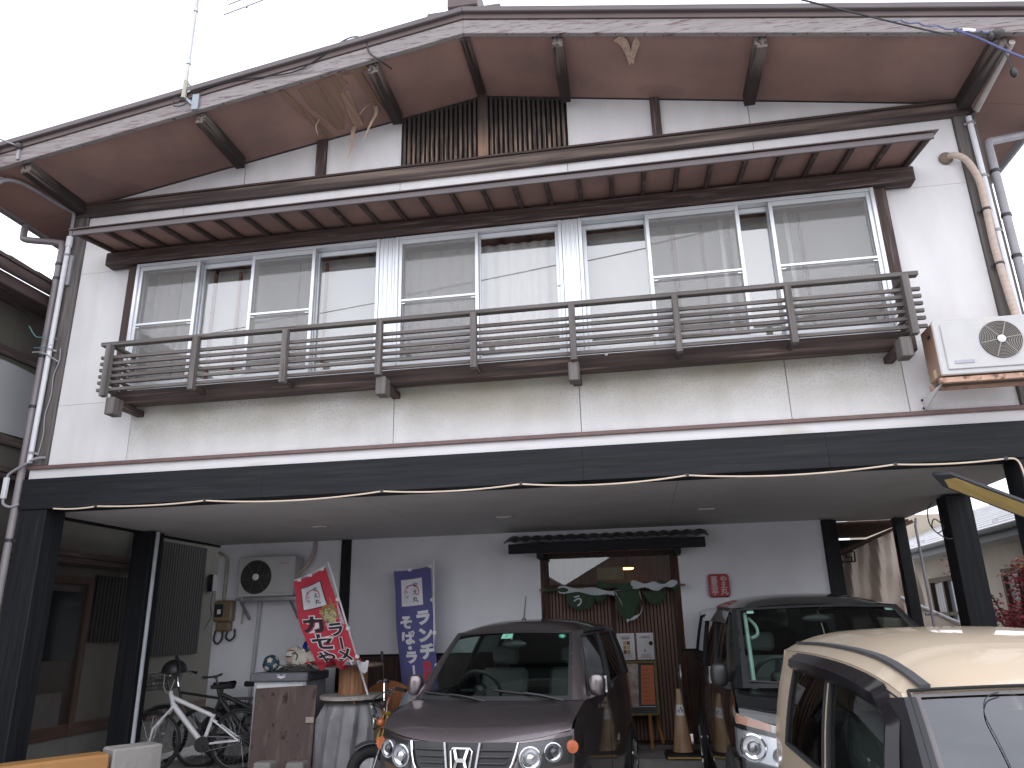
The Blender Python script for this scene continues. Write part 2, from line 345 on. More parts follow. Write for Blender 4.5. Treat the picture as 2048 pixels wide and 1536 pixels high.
def curl(pts, w, nm='hanging_veneer', side=(1, 0, .2)):
    P = bez(pts, 5); n = len(P); sv = Vector(side); rows = []
    for i, p in enumerate(P):
        ww = w*(1-.85*(i/(n-1))**2); rows.append([p-sv*ww/2, p+Vector((0, -.004, 0)), p+sv*ww/2])
    MB().grid(rows).build(nm, K['peel'], B, smooth=True, thick=.002)
def zz(x, d): return zs(x)-d
curl([(-2.66, -.10, zz(-2.66, .0)), (-2.67, -.12, zz(-2.67, .12)), (-2.68, -.10, zz(-2.68, .25)), (-2.71, -.12, zz(-2.7, .42))], .05)
curl([(-2.36, -.30, zz(-2.36, .0)), (-2.35, -.30, zz(-2.35, .10)), (-2.40, -.32, zz(-2.4, .24)), (-2.46, -.33, zz(-2.46, .40))], .045)
curl([(-2.40, -.36, zz(-2.40, .01)), (-2.44, -.38, zz(-2.44, .06)), (-2.49, -.40, zz(-2.49, .15))], .03)
curl([(-2.96, -.33, zz(-2.96, .0)), (-2.98, -.35, zz(-2.98, .10)), (-2.955, -.34, zz(-2.95, .21))], .02)
for sx in (-1, 1):     # split veneer tongue near the right bay
    curl([(.27+sx*.12, -.865, zz(.27, .002)), (.27+sx*.06, -.80, zz(.27, .012)), (.27+sx*.02, -.66, zz(.27, .03)), (.27+sx*.012, -.55, zz(.27, .05))], .09, 'split_veneer', (.8, .6*sx, 0))
# rake boards, barge trim, roof
def slope_slab(x0, x1, y0, y1, d0, d1, nm, mt, bev=0):
    sg = 1 if x0 >= RX else 0
    MB().add([(x, y, zs(x)+d) for x in (x0, x1) for y in (y0, y1) for d in (d0, d1)], [(0, 1, 3, 2), (4, 6, 7, 5), (0, 4, 5, 1), (2, 3, 7, 6), (0, 2, 6, 4), (1, 5, 7, 3)]).build(nm, mt, B, bev=bev)
for a, b in ((-6.55, RX), (RX, 3.99)):
    slope_slab(a, b, YO-.035, YO+.015, -.03, .128, 'rake_board', K['rake'], .004)
    slope_slab(a-.02 if a < RX else a, b if a < RX else b+.02, YO-.05, YO+.01, .1285, .185, 'barge_trim', K['barge'], .003)
    slope_slab(a-.06 if a < RX else a, b if a < RX else b+.06, YO-.085, YO-.0, .186, .245, 'verge_drip', K['drip'], .006)
    slope_slab(a-.06 if a < RX else a, b if a < RX else b+.06, YO+.012, 8, .016, .24, 'roof', K['drip'])
m = MB(); m.box(RX-.36, RX+.36, YO-.02, 7.9, zs(RX)+.2, zs(RX)+.285); m.build('ridge_flashing', K['drip'], B, bev=.01)
m = MB(); m.box(RX-.155, RX+.14, YO-.04, 7.9, zs(RX)+.287, zs(RX)+.62); m.build('ridge_cap', K['barge'], B, bev=.012)
MB().xz([(RX-.06, zs(RX)+.40), (RX+.05, zs(RX)+.40), (RX+.06, zs(RX)+.43), (RX, zs(RX)+.455), (RX-.07, zs(RX)+.43)], YO-.055, YO-.041).build('ridge_end_emblem', K['drip'], B)
for x, sg in ((-6.60, -1), (4.04, 1)):      # eave gutters
    rows = []
    for y in (-.95, 2, 5, 8): rows.append([(x+.055*math.cos(t), y, zs(x)+.035-.055*math.sin(t)) for t in [math.pi*j/8 for j in range(9)]])
    MB().grid(rows).build('gutter', K['pvcb'], B, smooth=True, thick=.004)
# canopy over the upper windows
def zc(y): return 5.50+.15*y          # canopy soffit
CX0, CX1 = -5.33, 2.68
MB().box(-5.37, 2.71, -.14, -.003, 5.287, 5.44).build('header_beam', K['dkx'], B, bev=.012)
m = MB(); 
for i in range(9):
    a, b = lerp(CX0, CX1, i/9), lerp(CX0, CX1, (i+1)/9)
    MB().add([(x, y, zc(y)+d) for x in (a+.002, b-.002) for y in (-.63, -.004) for d in (0, .012)], [(0, 1, 3, 2), (4, 6, 7, 5), (0, 4, 5, 1), (2, 3, 7, 6), (0, 2, 6, 4), (1, 5, 7, 3)]).build('canopy_board', K['soffit'], B)
for i in range(28):
    x = lerp(CX0+.03, CX1-.03, i/27)
    MB().bar((x, -.628, zc(-.628)-.022), (x, -.006, zc(-.006)-.022), .040, .040, up=(0, -.15, 1)).build('canopy_rafter', K['dky'], B, bev=.003)
MB().box(CX0-.02, CX1+.02, -.655, -.632, 5.362, 5.418).build('canopy_fascia', K['drip'], B, bev=.004)
MB().add([(x, y, 5.421+(y+.675)*.15+d) for x in (CX0-.06, CX1+.06) for y in (-.675, -.003) for d in (0, .012)], [(0, 1, 3, 2), (4, 6, 7, 5), (0, 4, 5, 1), (2, 3, 7, 6), (0, 2, 6, 4), (1, 5, 7, 3)]).build('canopy_roof', K['barge'], B, bev=.003)

# ---- upper windows: frames, sashes, panes, screens
WZ0, WZ1 = 3.865, 5.275
def frame_bars(m, x0, x1, z0, z1, y0, y1, w, wt=None, wb=None):
    wt = wt or w; wb = wb or w
    m.box(x0, x0+w, y0, y1, z0, z1); m.box(x1-w, x1, y0, y1, z0, z1)
    m.box(x0+w+.0005, x1-w-.0005, y0+.001, y1-.001, z1-wt, z1-.0005); m.box(x0+w+.0005, x1-w-.0005, y0+.001, y1-.001, z0+.0005, z0+wb)
def upper_window(x0, x1, lites):
    f = MB(); frame_bars(f, x0, x1, WZ0, WZ1, -.115, .06, .035, .03, .035)
    fr = f.build('window', K['alu'], B, bev=.003)
    for kind, a, b in lites:
        if kind == 'screen':
            yy = -.098; m = MB(); frame_bars(m, a, b, WZ0+.036, WZ1-.031, yy, yy+.022, .034, .045, .05); m.box(a+.034, b-.034, yy+.002, yy+.02, 4.575, 4.598)
            m.box(a+.036, a+.075, yy-.003, yy, 4.545, 4.557); m.box(b-.075, b-.036, yy-.003, yy, 4.545, 4.557)
            m.build('screen_frame', K['alu'], fr, bev=.002)
            MB().box(a+.034, b-.034, yy+.009, yy+.0105, WZ0+.08, WZ1-.07).build('insect_screen', K['screen'], fr)
        yy = -.055 if kind != 'glass2' else -.02
        m = MB(); frame_bars(m, a+.0, b, WZ0+.036, WZ1-.031, yy, yy+.026, .036, .05, .06); m.build('sash', K['alu'], fr, bev=.002)
        if kind == 'glass': MB().lathe([(.014, 0), (.014, .018), (.004, .02)], (b-.018 if a > -3 else a+.018, yy-.001, 4.62), (0, -1, 0), 10).build('latch', K['chrome'], fr)
        MB().box(a+.034, b-.034, yy+.011, yy+.015, WZ0+.09, WZ1-.075).build('pane', K['glass'], fr)
    return fr
upper_window(-5.0, -2.325, [('screen', -4.965, -4.28), ('glass2', -4.30, -3.69), ('screen', -3.70, -3.01), ('glass2', -3.03, -2.36)])
upper_window(-2.165, -.505, [('screen', -2.13, -1.325), ('glass', -1.345, -.54)])
upper_window(-.345, 2.345, [('glass2', -.31, .315), ('screen', .29, 1.15), ('glass2', 1.13, 1.45), ('screen', 1.42, 2.31)])
for a in (-2.3235, -.5035):
    m = MB(); m.box(a, a+.157, -.108, .06, WZ0, WZ1)
    for k in (.03, .075, .12): m.box(a+k-.004, a+k+.012, -.114, -.108, WZ0, WZ1)
    m.build('window_mullion', K['alu'], B, bev=.003)
MB().box(-5.0, 2.345, -.11, .08, 3.82, 3.863).build('window_sill', K['alu'], B, bev=.004)
# what stands behind the panes
MB().box(-5.7, 3.1, .9, .95, 3.2, 5.6).build('room_back_wall', K['intw'], B)
MB().box(-5.7, 3.1, .125, .95, 5.35, 5.40).build('room_ceiling', K['redwood'], B)
MB().box(-5.7, 3.1, .125, .95, 3.72, 3.78).build('room_floor', K['redwood'], B)
def curtain(x0, x1, y, z0, z1, mt, nm, amp=.022, per=.11):
    n = int((x1-x0)/.014); rows = []
    for j in range(7):
        t = j/6; rows.append([(lerp(x0, x1, i/n), y+amp*(.5+.5*t)*(math.sin(i*.014/per*6.28+1.5*math.sin(i*.05))+.4*math.sin(i*.31)), lerp(z1, z0, t)) for i in range(n+1)])
    MB().grid(rows).build(nm, mt, B, smooth=True)
curtain(-2.12, -.52, .12, 3.88, 5.20, K['curt'], 'curtain')
curtain(-4.62, -4.25, .14, 3.88, 5.25, K['curt'], 'curtain', .014)
curtain(-4.93, -4.64, .15, 3.88, 5.25, sheer('grey net curtain', (.4, .38, .37), .1), 'curtain', .012)
for a, b in ((-4.22, -3.30), (-3.28, -2.35), (-.33, .52), (.55, 1.05), (1.10, 1.72), (1.75, 2.33)):
    MB().box(a, b, .16, .17, 3.84, 5.24).build('paper_screen', K['blind'], B)
for x in (-4.235, -3.95, -2.98, .56, .82, 1.72): MB().box(x-.012, x+.012, .125, .15, 3.84, 5.2).build('inner_stile', K['redwood'], B)
for x in (1.0, 1.60): MB().box(x-.018, x+.018, .09, .115, 3.87, 5.22).build('inner_sash_stile', K['alu'], B)

# ---- balcony: sill beam, brackets, railing
MB().box(-4.95, 2.34, -.27, -.116, 3.68, 3.815).build('sill_beam', wood('sill beam timber', (.06, .043, .040), 'x', layers=[((.20, .145, .125), 2.2, (.5, 8, 12), .56, .70)]), B, bev=.012)
for x in (-4.80, -2.145, -.43, 2.235):
    MB().box(x-.046, x+.046, -.47, -.335, 3.525, 3.69).build('bracket_block', K['wtz'], B, bev=.006); MB().box(x-.038, x+.038, -.334, -.002, 3.615, 3.675).build('bracket', K['dky'], B, bev=.004)
R_ = bpy.data.objects.new('balcony_railing', None); C.objects.link(R_); R_.parent = B; R_.matrix_parent_inverse = Matrix.Translation(-Vector(B['root_loc']))
px = [-4.87, -3.97, -3.07, -2.165, -1.295, -.42, .465, 1.39, 2.31]
MB().box(-4.985, 2.43, -.475, -.405, 4.215, 4.252).build('top_rail', K['wtx'], R_, bev=.004)
for i, x in enumerate(px):
    MB().box(x-.027, x+.027, -.505, -.437, 3.70 if i % 1 == 0 else 3.7, 4.213 if i not in (0, 3, 5, 8) else 4.262).build('post', K['wtz'], R_, bev=.004) if i in () else MB().box(x-.027, x+.027, -.512, -.448, 3.695, 4.214).build('post', K['wtz'], R_, bev=.004)
for z in (4.105, 4.042, 3.978, 3.914, 3.850, 3.778):
    MB().box(-4.985, 2.43, -.446, -.418, z-.015, z+.015).build('slat', K['wtx'], R_, bev=.002)
for e, x in ((-1, -4.90), (1, 2.34)):
    MB().box(x-.02, x+.02, -.40, -.075, 4.216, 4.250).build('return_rail', K['wty'], R_, bev=.003)
    for z in (4.105, 4.042, 3.978, 3.914, 3.850, 3.778): MB().box(x-.012, x+.012, -.416, -.075, z-.013, z+.013).build('return_slat', K['wty'], R_)
for x in px[1:3]+px[4:5]+px[6:8]: MB().box(x-.018, x+.018, -.44, -.272, 3.712, 3.752).build('railing_stay', K['dky'], R_)
MB().sph((-.15, -.29, 3.80), .016).build('knob', K['white'], B, smooth=True)

# ---- carport: pillars, ceiling
for x0, x1, y0, y1 in ((-5.955, -5.665, -.03, .235), (-6.055, -5.80, 1.85, 2.10), (3.05, 3.32, -.03, .235), (3.17, 3.415, 1.85, 2.10), (3.20, 3.33, 3.62, 3.75), (2.325, 2.505, 3.60, 3.80)):
    MB().box(x0, x1, y0, y1, 0, 2.741).build('pillar', K['bkz'], B, bev=.006)
for a, b in ((-6.05, -2.6), (-2.6, .4), (.4, 3.42)):
    MB().box(a+.002, b-.002, .222, 3.95, 2.757, 2.80).build('ceiling_panel', K['ceil'], B)
for x0, y0 in ((-3.87, 2.13), (-1.58, 2.02), (.70, 2.12)): MB().box(x0, x0+.18, y0, y0+.10, 2.740, 2.7565).build('ceiling_hatch', K['ceil'], B, bev=.003)
MB().box(-6.06, -5.96, .24, 3.95, 2.74, 2.756).build('ceiling_trim', K['bky'], B)
# ---- ground floor shop front
for a, b in ((-5.93, -5.28), (-5.276, -4.085)):
    MB().box(a, b, 3.64, 3.76, .0, 2.755).build('shop_wall_panel', K['shopw'], B)
for a, b in ((-3.945, -1.30), (.505, 2.323)):
    MB().box(a, b, 3.64, 3.76, 1.235, 2.755).build('shop_wall_panel', K['shopw'], B)
MB().box(-1.299, .504, 3.641, 3.76, 2.475, 2.755).build('shop_wall_panel', K['shopw'], B)
MB().box(-4.082, -3.948, 3.60, 3.76, 0, 2.755).build('shop_post', K['bkz'], B, bev=.004)
MB().box(-3.945, -1.245, 3.605, 3.70, 1.205, 1.234).build('dado_cap', K['bkx'], B)
MB().box(.455, 2.32, 3.605, 3.70, 1.205, 1.234).build('dado_cap', K['bkx'], B)
for x0, x1 in ((-3.945, -1.245), (.50, 2.32)):
    n = round((x1-x0)/.125)
    for i in range(n):
        a = lerp(x0, x1, i/n); MB().box(a+.002, lerp(x0, x1, (i+1)/n)-.002, 3.62+random.uniform(-.002, .002), 3.70, .15, 1.203).build('dado_plank', K['dado'], B)
# entrance: door, transom, canopy
D = MB(); frame_bars(D, -1.245, .455, .15, 2.45, 3.58, 3.72, .055, .06, .03); D.box(-1.19, .40, 3.585, 3.70, 2.0, 2.05)
DR = D.build('entrance_door', wood('door frame timber', (.045, .030, .026), 'z'), B, bev=.004)
MB().box(-1.19, .40, 3.63, 3.636, 2.05, 2.39).build('transom_pane', glassmat('transom glass', (.8, .82, .8), 1.6), DR)
MB().box(-1.19, .40, 3.66, 3.69, .18, 2.0).build('door_leaf', K['dark'], DR)
for i in range(36):
    x = lerp(-1.175, .385, i/35); MB().box(x-.0145, x+.0145, 3.635, 3.659, .19, 1.995).build('door_slat', K['reed'], DR)
MB().box(-.40, -.34, 3.628, 3.634, .19, 1.995).build('door_stile', K['dado'], DR)
for x in (-1.26, .46):     # white surround boards beside the frame
    pass
MB().box(-2.3, 1.6, 4.9, 5.0, .1, 2.75).build('shop_back_wall', K['redwood'], B)
MB().box(-2.3, 1.6, 3.78, 4.9, 2.70, 2.745).build('shop_ceiling', K['dark'], B)
MB().box(-.58, -.22, 4.20, 4.35, 2.13, 2.30).build('shop_menu_board', mat('beige board', (.45, .33, .17), .7), B, bev=.01)
hc = bez([(-1.70, 3.10, 2.45), (-1.67, 3.35, 2.53), (-1.63, 3.639, 2.63)], 4)
EC = MB(); EC.box(-1.66, .84, 3.26, 3.30, 2.44, 2.565); EC.box(-1.64, .82, 3.301, 3.638, 2.545, 2.565)
ECo = EC.build('entrance_canopy', K['bkx'], B, bev=.006)
for i in range(17):
    a, b = lerp(-1.71, .885, i/17), lerp(-1.71, .885, (i+1)/17); r = []
    for y in (3.20, 3.42, 3.637): r.append([(lerp(a, b, k/6), y, 2.580+(y-3.2)*.25+.022*math.sin(math.pi*k/6)) for k in range(7)])
    MB().grid(r).build('canopy_tile', K['blk'], ECo, smooth=True, thick=.014)
for x in (-1.25, .49): MB().box(x-.045, x+.045, 3.28, 3.638, 2.375, 2.438).build('canopy_corbel', K['bky'], ECo, bev=.004)
lamp = thing('pendant_lamp', 'lit warm orange lamp glowing inside behind the transom glass', 'lamp', (-.16, 4.45, 2.28))
MB().lathe([(.01, .36), (.012, .06), (.05, .055), (.085, .03), (.09, .02)], (-.16, 4.45, 2.28), n=20).build('lamp_shade', K['blk'], lamp, smooth=True)
MB().lathe([(.001, 0), (.07, .0), (.085, .012), (.08, .02), (.001, .022)], (-.16, 4.45, 2.275), n=20).build('bulb_disc', emit('warm lamp light', (1, .52, .16), 9), lamp)
# ------------------------------------------------------------------ cars (local frame: x to the picture's right, y back from the front bumper, z up)
class Loft:      # quads between two boundary curves with optional bulge, cut into named cells
    def __init__(s, fn): s.fn = fn
    def cells(s, mb, us, vs, keep, nu=4, nv=4, off=0, mi=0):
        for i in range(len(us)-1):
            for j in range(len(vs)-1):
                if not keep(i, j): continue
                mb.grid([[s.fn(lerp(us[i], us[i+1], a/nu), lerp(vs[j], vs[j+1], b/nv), off) for a in range(nu+1)] for b in range(nv+1)], mi)
def carglass(name, tint): return glassmat(name, tint, 1.5, .0)
K['tint'] = carglass('green tinted windscreen', (.62, .72, .68)); K['privacy'] = carglass('dark privacy glass', (.10, .12, .12))
K['seat'] = mat('dark seat cloth', (.085, .085, .088), .9); K['dash'] = mat('dark dashboard', (.05, .05, .052), .7)
K['clear'] = glassmat('clear lamp lens', (.93, .95, .96), 1.45); K['refl'] = mat('lamp reflector', (.55, .55, .57), .18, .9, .05)
K['amber'] = mat('amber lens', (.50, .13, .05), .25, coat=.6); K['alloy'] = mat('alloy wheel', (.42, .42, .44), .35, .8, .05)
def car(name, label, T, P, paint):
    t = thing(name, label, 'car', tuple(T @ Vector((0, P['L']/2, 0))))
    L, hw = P['L'], P['hw']; y0, zb0 = P['ws0']; y1, zr0 = P['ws1']; yA = P['a0']      # windscreen base / header (y, z); front lower corner of the side glass
    w0, w1 = P['wsw']                                                                   # half widths at screen base and header
    zbelt = lambda y: P['belt'][0]+(P['belt'][1]-P['belt'][0])*max(0, (y-y0)/(L-y0))
    ye0, ye1 = L-.06, P['rear']                                                         # rear end at belt and at the roof
    crown = P['crown']; hood_z = P['hood_z']; rnd = P.get('round', .45)
    def plan(y):       # half width of the body in plan
        f = max(0, (rnd-y)/rnd); r = max(0, (y-(L-.3))/.3)
        return hw*(1-P.get('fr', .16)*f**2.6-.05*r**2)
    def side(y, z): return plan(y)*(1-.055*max(0, (z-.62)/.5)**2-.10*max(0, (.45-z)/.45)**2)
    # --- body shell: front fascia and sides meet at a rounded corner
    def fy(x, z): a = abs(x)/hw; return .02+.26*a**3.2+.10*max(0, (z-.55)/.4)**2+.05*max(0, (.4-z)/.2)
    _ec = {}
    def edge(z):       # corner of the plan at height z
        k_ = round(z, 4)
        if k_ not in _ec:
            y = .3
            for _ in range(6): y = min(fy(side(y, z), z), .36)
            _ec[k_] = (side(y, z), y)
        return _ec[k_]
    def corner(sg, q, z, off=0):      # point on the skin, q metres out from the middle
        def at(q):
            xw, ye = edge(z)
            if q <= xw: return Vector((q, fy(q, z), z))
            return Vector((side(ye+q-xw, z), ye+q-xw, z))
        p = at(q); d = at(q+.01)-at(q-.01); n = Vector((d.y, -d.x, 0)).normalized(); p = p+n*off
        return Vector((sg*p.x, p.y, p.z))
    yl, P_lip = P['lip'][0], P['lip'][1]
    ztop = lambda s_: hood_z(yl+.20*abs(s_)**3)+P['hc']*(1-s_*s_)*.35-.043
    b = MB(T)
    for sg in (-1, 1):
        rows = []
        for k in range(11):
            q = k/10; r = []
            z_ = lerp(.2, ztop(1), q); y_e = edge(z_)[1]
            for i in range(20):
                w_ = (i/19)**1.5; y = lerp(y_e, L-.02, w_)
                top = hood_z(y) if y < y0 else zbelt(y)
                if i < 3: top = lerp(ztop(1), top, i/3)
                z = lerp(.2, top, q); r.append((sg*side(y, z), y, z))
            rows.append(r)
        b.grid(rows)
    rows = []
    for k in range(11):
        r = []
        for i in range(25):
            s_ = lerp(-1, 1, i/24); z = lerp(.2, ztop(s_), k/10); z1_ = lerp(.2, ztop(1), k/10); xw = lerp(edge(z)[0], edge(z1_)[0], abs(s_)); r.append((s_*xw, fy(s_*xw, z) if abs(s_) < 1 else edge(z1_)[1], z))
        rows.append(r)
    b.grid(rows)
    # rear
    b.grid([[(lerp(-1, 1, i/8)*side(L-.02, lerp(.2, zbelt(L), k/4)), L-.02, lerp(.2, zbelt(L), k/4)) for i in range(9)] for k in range(5)])
    body = b.build('body', paint, t, smooth=True, auto=.6)
    # bonnet as its own panel
    rows = []
    for k in range(11):
        q = k/10; r = []
        for i in range(21):
            s_ = lerp(-1, 1, i/20); ylip = yl+.20*abs(s_)**3; y = lerp(ylip, y0+.02+.02*s_*s_, q); xw = (side(max(y, .12), hood_z(y))-.002)
            z = hood_z(y)+P['hc']*(1-s_*s_)*min(1, .35+q) - .045*max(0, 1-q/.16)**2
            r.append((s_*xw, y, z))
        rows.append(r)
    MB(T).grid(rows).build('bonnet', paint, t, smooth=True, thick=.012)
    # --- greenhouse surfaces
    def ws(u, v, off=0):     # u -1..1 across, v 0..1 up
        x = u*lerp(w0, w1, v); bow = (1-u*u)
        return (x, lerp(y0, y1, v)-P['bow']*bow*(1-.5*v)-off*.8, lerp(zb0, zr0, v)+.02*bow*v+.05*math.sin(math.pi*v)*.5+off*.6)
    W_ = Loft(ws); pu = P.get('pil', .07)
    gm = MB(T); W_.cells(gm, [-1+pu, 1-pu], [.03, .965], lambda i, j: True, 16, 8, -.004); gl = gm.build('windscreen', P.get('wsmat', K['tint']), t, smooth=True)
    bm_ = MB(T); W_.cells(bm_, [-1+pu*.8, -1+pu+.035, 1-pu-.035, 1-pu*.8], [.0, .05, .94, .975], lambda i, j: not (i == 1 and j == 1), 10, 4, .001); bm_.build('windscreen_border', P.get('border', K['blk']), gl, smooth=True)
    xr = lambda y: lerp(w1, P['rw'], min(1, max(0, (y-y1)/.9))) ; rise = P.get('rise', .035); zre = lambda y: zr0+rise*(1-math.exp(-4.5*max(0, (y-y1)/(ye1-y1))))-.02*max(0, (y-y1)/(ye1-y1))**3
    def sd(sg):
        def fn(u, v, off=0):
            ya, yb = lerp(yA, y1+.02, v), lerp(ye0, ye1, v); y = lerp(ya, yb, u)
            xb = side(y, zbelt(y)); xt = xr(y)*.995
            f = v-.10*math.sin(math.pi*v)
            x = lerp(xb, xt, f) + .0*off; z = lerp(zbelt(y), zre(y)-.004, v)
            return (sg*(x+off), y, z)
        return fn
    ub, vb = P['ub'], P['vb']
    for sg in (-1, 1):
        f_ = Loft(sd(sg)); m = MB(T)
        isw = lambda i, j: j == 1 and i % 2 == 1
        f_.cells(m, ub, vb, lambda i, j: not isw(i, j), 5, 5)
        # windscreen pillar between screen edge and side surface
        rows = [[ws(sg*(1-pu), v), ws(sg, v), sd(sg)(0, v)] for v in [k/10 for k in range(11)]]
        m.grid(rows)
        m.build('pillar_frame', P.get('pilmat', paint), t, smooth=True, auto=.9)
        for k in range(1, len(ub)-1, 2):
            m = MB(T); f_.cells(m, [ub[k], ub[k+1]], [vb[1], vb[2]], lambda i, j: True, 6, 6, -.008)
            m.build('side_window', K['tint'] if k == 1 else K['privacy'], t, smooth=True)
            m = MB(T); d = .018
            P_ = [f_.fn(ub[k], v, -.001) for v in [lerp(vb[1], vb[2], q/6) for q in range(7)]]+[f_.fn(u, vb[2], -.001) for u in [lerp(ub[k], ub[k+1], q/6) for q in range(1, 7)]]+[f_.fn(ub[k+1], v, -.001) for v in [lerp(vb[2], vb[1], q/6) for q in range(1, 7)]]+[f_.fn(u, vb[1], -.001) for u in [lerp(ub[k+1], ub[k], q/6) for q in range(1, 6)]]
            m.tube(P_, .011, 6, closed=True); m.build('window_seal', K['rub'], t, smooth=True)
        mb_ = MB(T); ym = yA+.16; mz = zbelt(ym)
        if P.get('mirror', True):
            mx = side(ym, mz)+.075; prof = [(.0, -.03), (.06, -.02), (.075, .02), (.06, .06), (.0, .075)]
            mz += P.get('mdz', 0); mb_.sph((0, 0, 0), 1, (1, 1, 1), 20, 14)
            f5 = lambda a: math.copysign(abs(a)**.62, a)
            mb_.v = [Vector((sg*(mx-.012+.066*f5(p.x)), ym-.02+.055*f5(p.y)+.02*abs(p.x), mz+.095+.082*f5(p.z))) for p in mb_.v]
            mb_.bar((sg*(mx-.12), ym, mz+.0), (sg*(mx-.02), ym, mz+.04), .05, .05)
            mi = mb_.build('wing_mirror', P.get('mirmat', paint), t, smooth=True)
            MB(T).box(sg*mx-.06, sg*mx+.06, ym+.028, ym+.042, mz+.035, mz+.155).build('mirror_glass', K['chrome'], mi, smooth=True)
    # roof
    rows = []; nb = 18
    for k in range(nb+1):
        y = lerp(y1, ye1, k/nb); r = []
        for i in range(23):
            s_ = lerp(-1, 1, i/22)
            bow = (1-s_*s_)
            q = k/nb; yy = y-P['bow']*.5*bow*(1-q)+.012*(k == 0)
            r.append((s_*xr(y), yy, zre(y)+crown*(1-abs(s_)**3.2)*(1-math.exp(-q*9))+.02*bow*(1-q)))
        rows.append(r)
    MB(T).grid(rows).build('roof', P.get('roofmat', paint), t, smooth=True, thick=.02)
    m = MB(T); m.grid([[ (lerp(-1, 1, i/8)*lerp(side(ye0, zbelt(L)), xr(ye1), v), lerp(ye0, ye1, v)+.02, lerp(zbelt(L), zre(ye1)+crown*(1-abs(lerp(-1, 1, i/8))**3), v)) for i in range(9)] for v in (0, .15, .85, 1)]); m.build('tailgate', paint, t, smooth=True)
    # cabin
    m = MB(T); m.box(-hw*.86, hw*.86, y0+.05, L-.1, .30, .36); m.build('cabin_floor', K['dash'], t)
    r = []
    for y, z in ((y0+.06, zb0-.03), (y0+.30, zb0+.0), (y0+.48, zb0-.03), (y0+.56, zb0-.2), (y0+.50, .5)): r.append([(lerp(-1, 1, i/10)*(side(y0+.3, .9)-.05), y, z+(.03 if i in (6, 7, 8) and abs(y-y0-.48) < .1 else 0)) for i in range(11)])
    MB(T).grid(r).build('dashboard', K['dash'], t, smooth=True)
    sx = -P['hw']*.46
    c = Vector((sx, y0+.62, zb0+.02)); ax = Vector((0, .86, .5)); a = Vector((1, 0, 0)); b2 = ax.cross(a)
    st = MB(T).tube([c+(a*math.cos(q)+b2*math.sin(q))*.185 for q in [2*math.pi*k/28 for k in range(28)]], .016, 8, closed=True)
    for q in (0, math.pi, -math.pi/2): st.bar(c, c+(a*math.cos(q)+b2*math.sin(q))*.18, .035, .02)
    st.sph(c, .06); st.bar(c, c+Vector((0, -.25, -.14)), .05, .05); st.build('steering_wheel', P.get('wheelmat', K['blk']), t, smooth=True)
    for sg in (-1, 1):
        x = sg*hw*.46; m = MB(T); m.box(x-.24, x+.24, y0+.75, y0+1.22, .45, .62); m.bar((x, y0+1.22, .6), (x, y0+1.40, zb0+.16), .46, .12, up=(0, -1, .2))
        se = m.build('seat', K['seat'], t, bev=.04, smooth=True)
        MB(T).box(x-.13, x+.13, y0+1.37, y0+1.46, zb0+.20, zb0+.36).build('headrest', K['seat'], se, bev=.03, smooth=True)
    MB(T).box(-.55*hw*2*.8, .55*hw*2*.8, y0+2.0, y0+2.1, .5, zb0+.12).build('rear_seat', K['seat'], t, bev=.05)
    MB(T).sph((.0, y1-.08, zr0-.10), .1, (1.15, .25, .38)).build('rear_view_mirror', K['blk'], t, smooth=True)
    # wheels
    for y in (P['wb'][0], P['wb'][1]):
        for sg in (-1, 1):
            x = sg*(side(y, .35)-.075); R0 = P['wr']
            MB(T).lathe([(R0+.045, 0), (R0+.045, .012)], (sg*(side(y, .45)-.008), y, R0), (sg, 0, 0), 28).build('wheel_well_disc', K['rub'], t)  # flat dark disc on the body side stands in for the shaded wheel well
            wv = MB(T).lathe([(R0*.62, -.08), (R0*.96, -.085), (R0, -.06), (R0, .06), (R0*.96, .088), (R0*.64, .09)], (x+sg*.012, y, R0), (sg, 0, 0), 28).build('wheel', K['rub'], t, smooth=True)
            mm = MB(T).lathe([(R0*.63, .06), (R0*.66, .089), (R0*.60, .092), (R0*.56, .05), (.001, .05)], (x+sg*.012, y, R0), (sg, 0, 0), 28)
            for q in range(7):
                an = q*2*math.pi/7; d = Vector((0, math.cos(an), math.sin(an))); o = Vector((x+sg*.092, y, R0)); mm.bar(o, o+d*R0*.6, .02, .045, up=(sg, 0, 0))
            mm.build('rim', K['alloy'], wv)
    return t, dict(corner=corner, edge=edge, ws=ws, side=side, sd=sd, fy=fy, zre=zre, xr=xr, body=body, hood_z=hood_z, gl=gl, y0=y0, zb0=zb0)
def wipers(T, t, G, us):
    for u0, u1, v1 in us:
        a, b_ = Vector(G['ws'](u0, -.02, .02)), Vector(G['ws'](u1, v1, .014)); mid = a.lerp(b_, .35)+Vector((0, -.02, .015))
        w = MB(T).tube([a, mid, a.lerp(b_, .62)+Vector((0, -.01, .012))], .008, 6).build('wiper', K['blk'], t, smooth=True)
        MB(T).bar(Vector(G['ws'](lerp(u0, u1, .15), v1*.2, .008)), Vector(G['ws'](u1*1.0+(u1-u0)*.12, v1*1.1, .008)), .012, .02, up=(0, -1, .6)).build('wiper_blade', K['rub'], w)
def lamp_skin(mb, G, sg, q0, q1, zt, zb, off, n=12, m_=4, inner=None):
    f = lambda i: [G['corner'](sg, lerp(q0, q1, i/n), lerp(lerp(zb[0], zb[1], i/n), lerp(zt[0], zt[1], i/n), j/m_), off) for j in range(m_+1)]
    return mb.grid([f(i) for i in range(n+1)])
def front_pt(G, x, z, off=0): return Vector((x, G['fy'](x, z)-off, z))

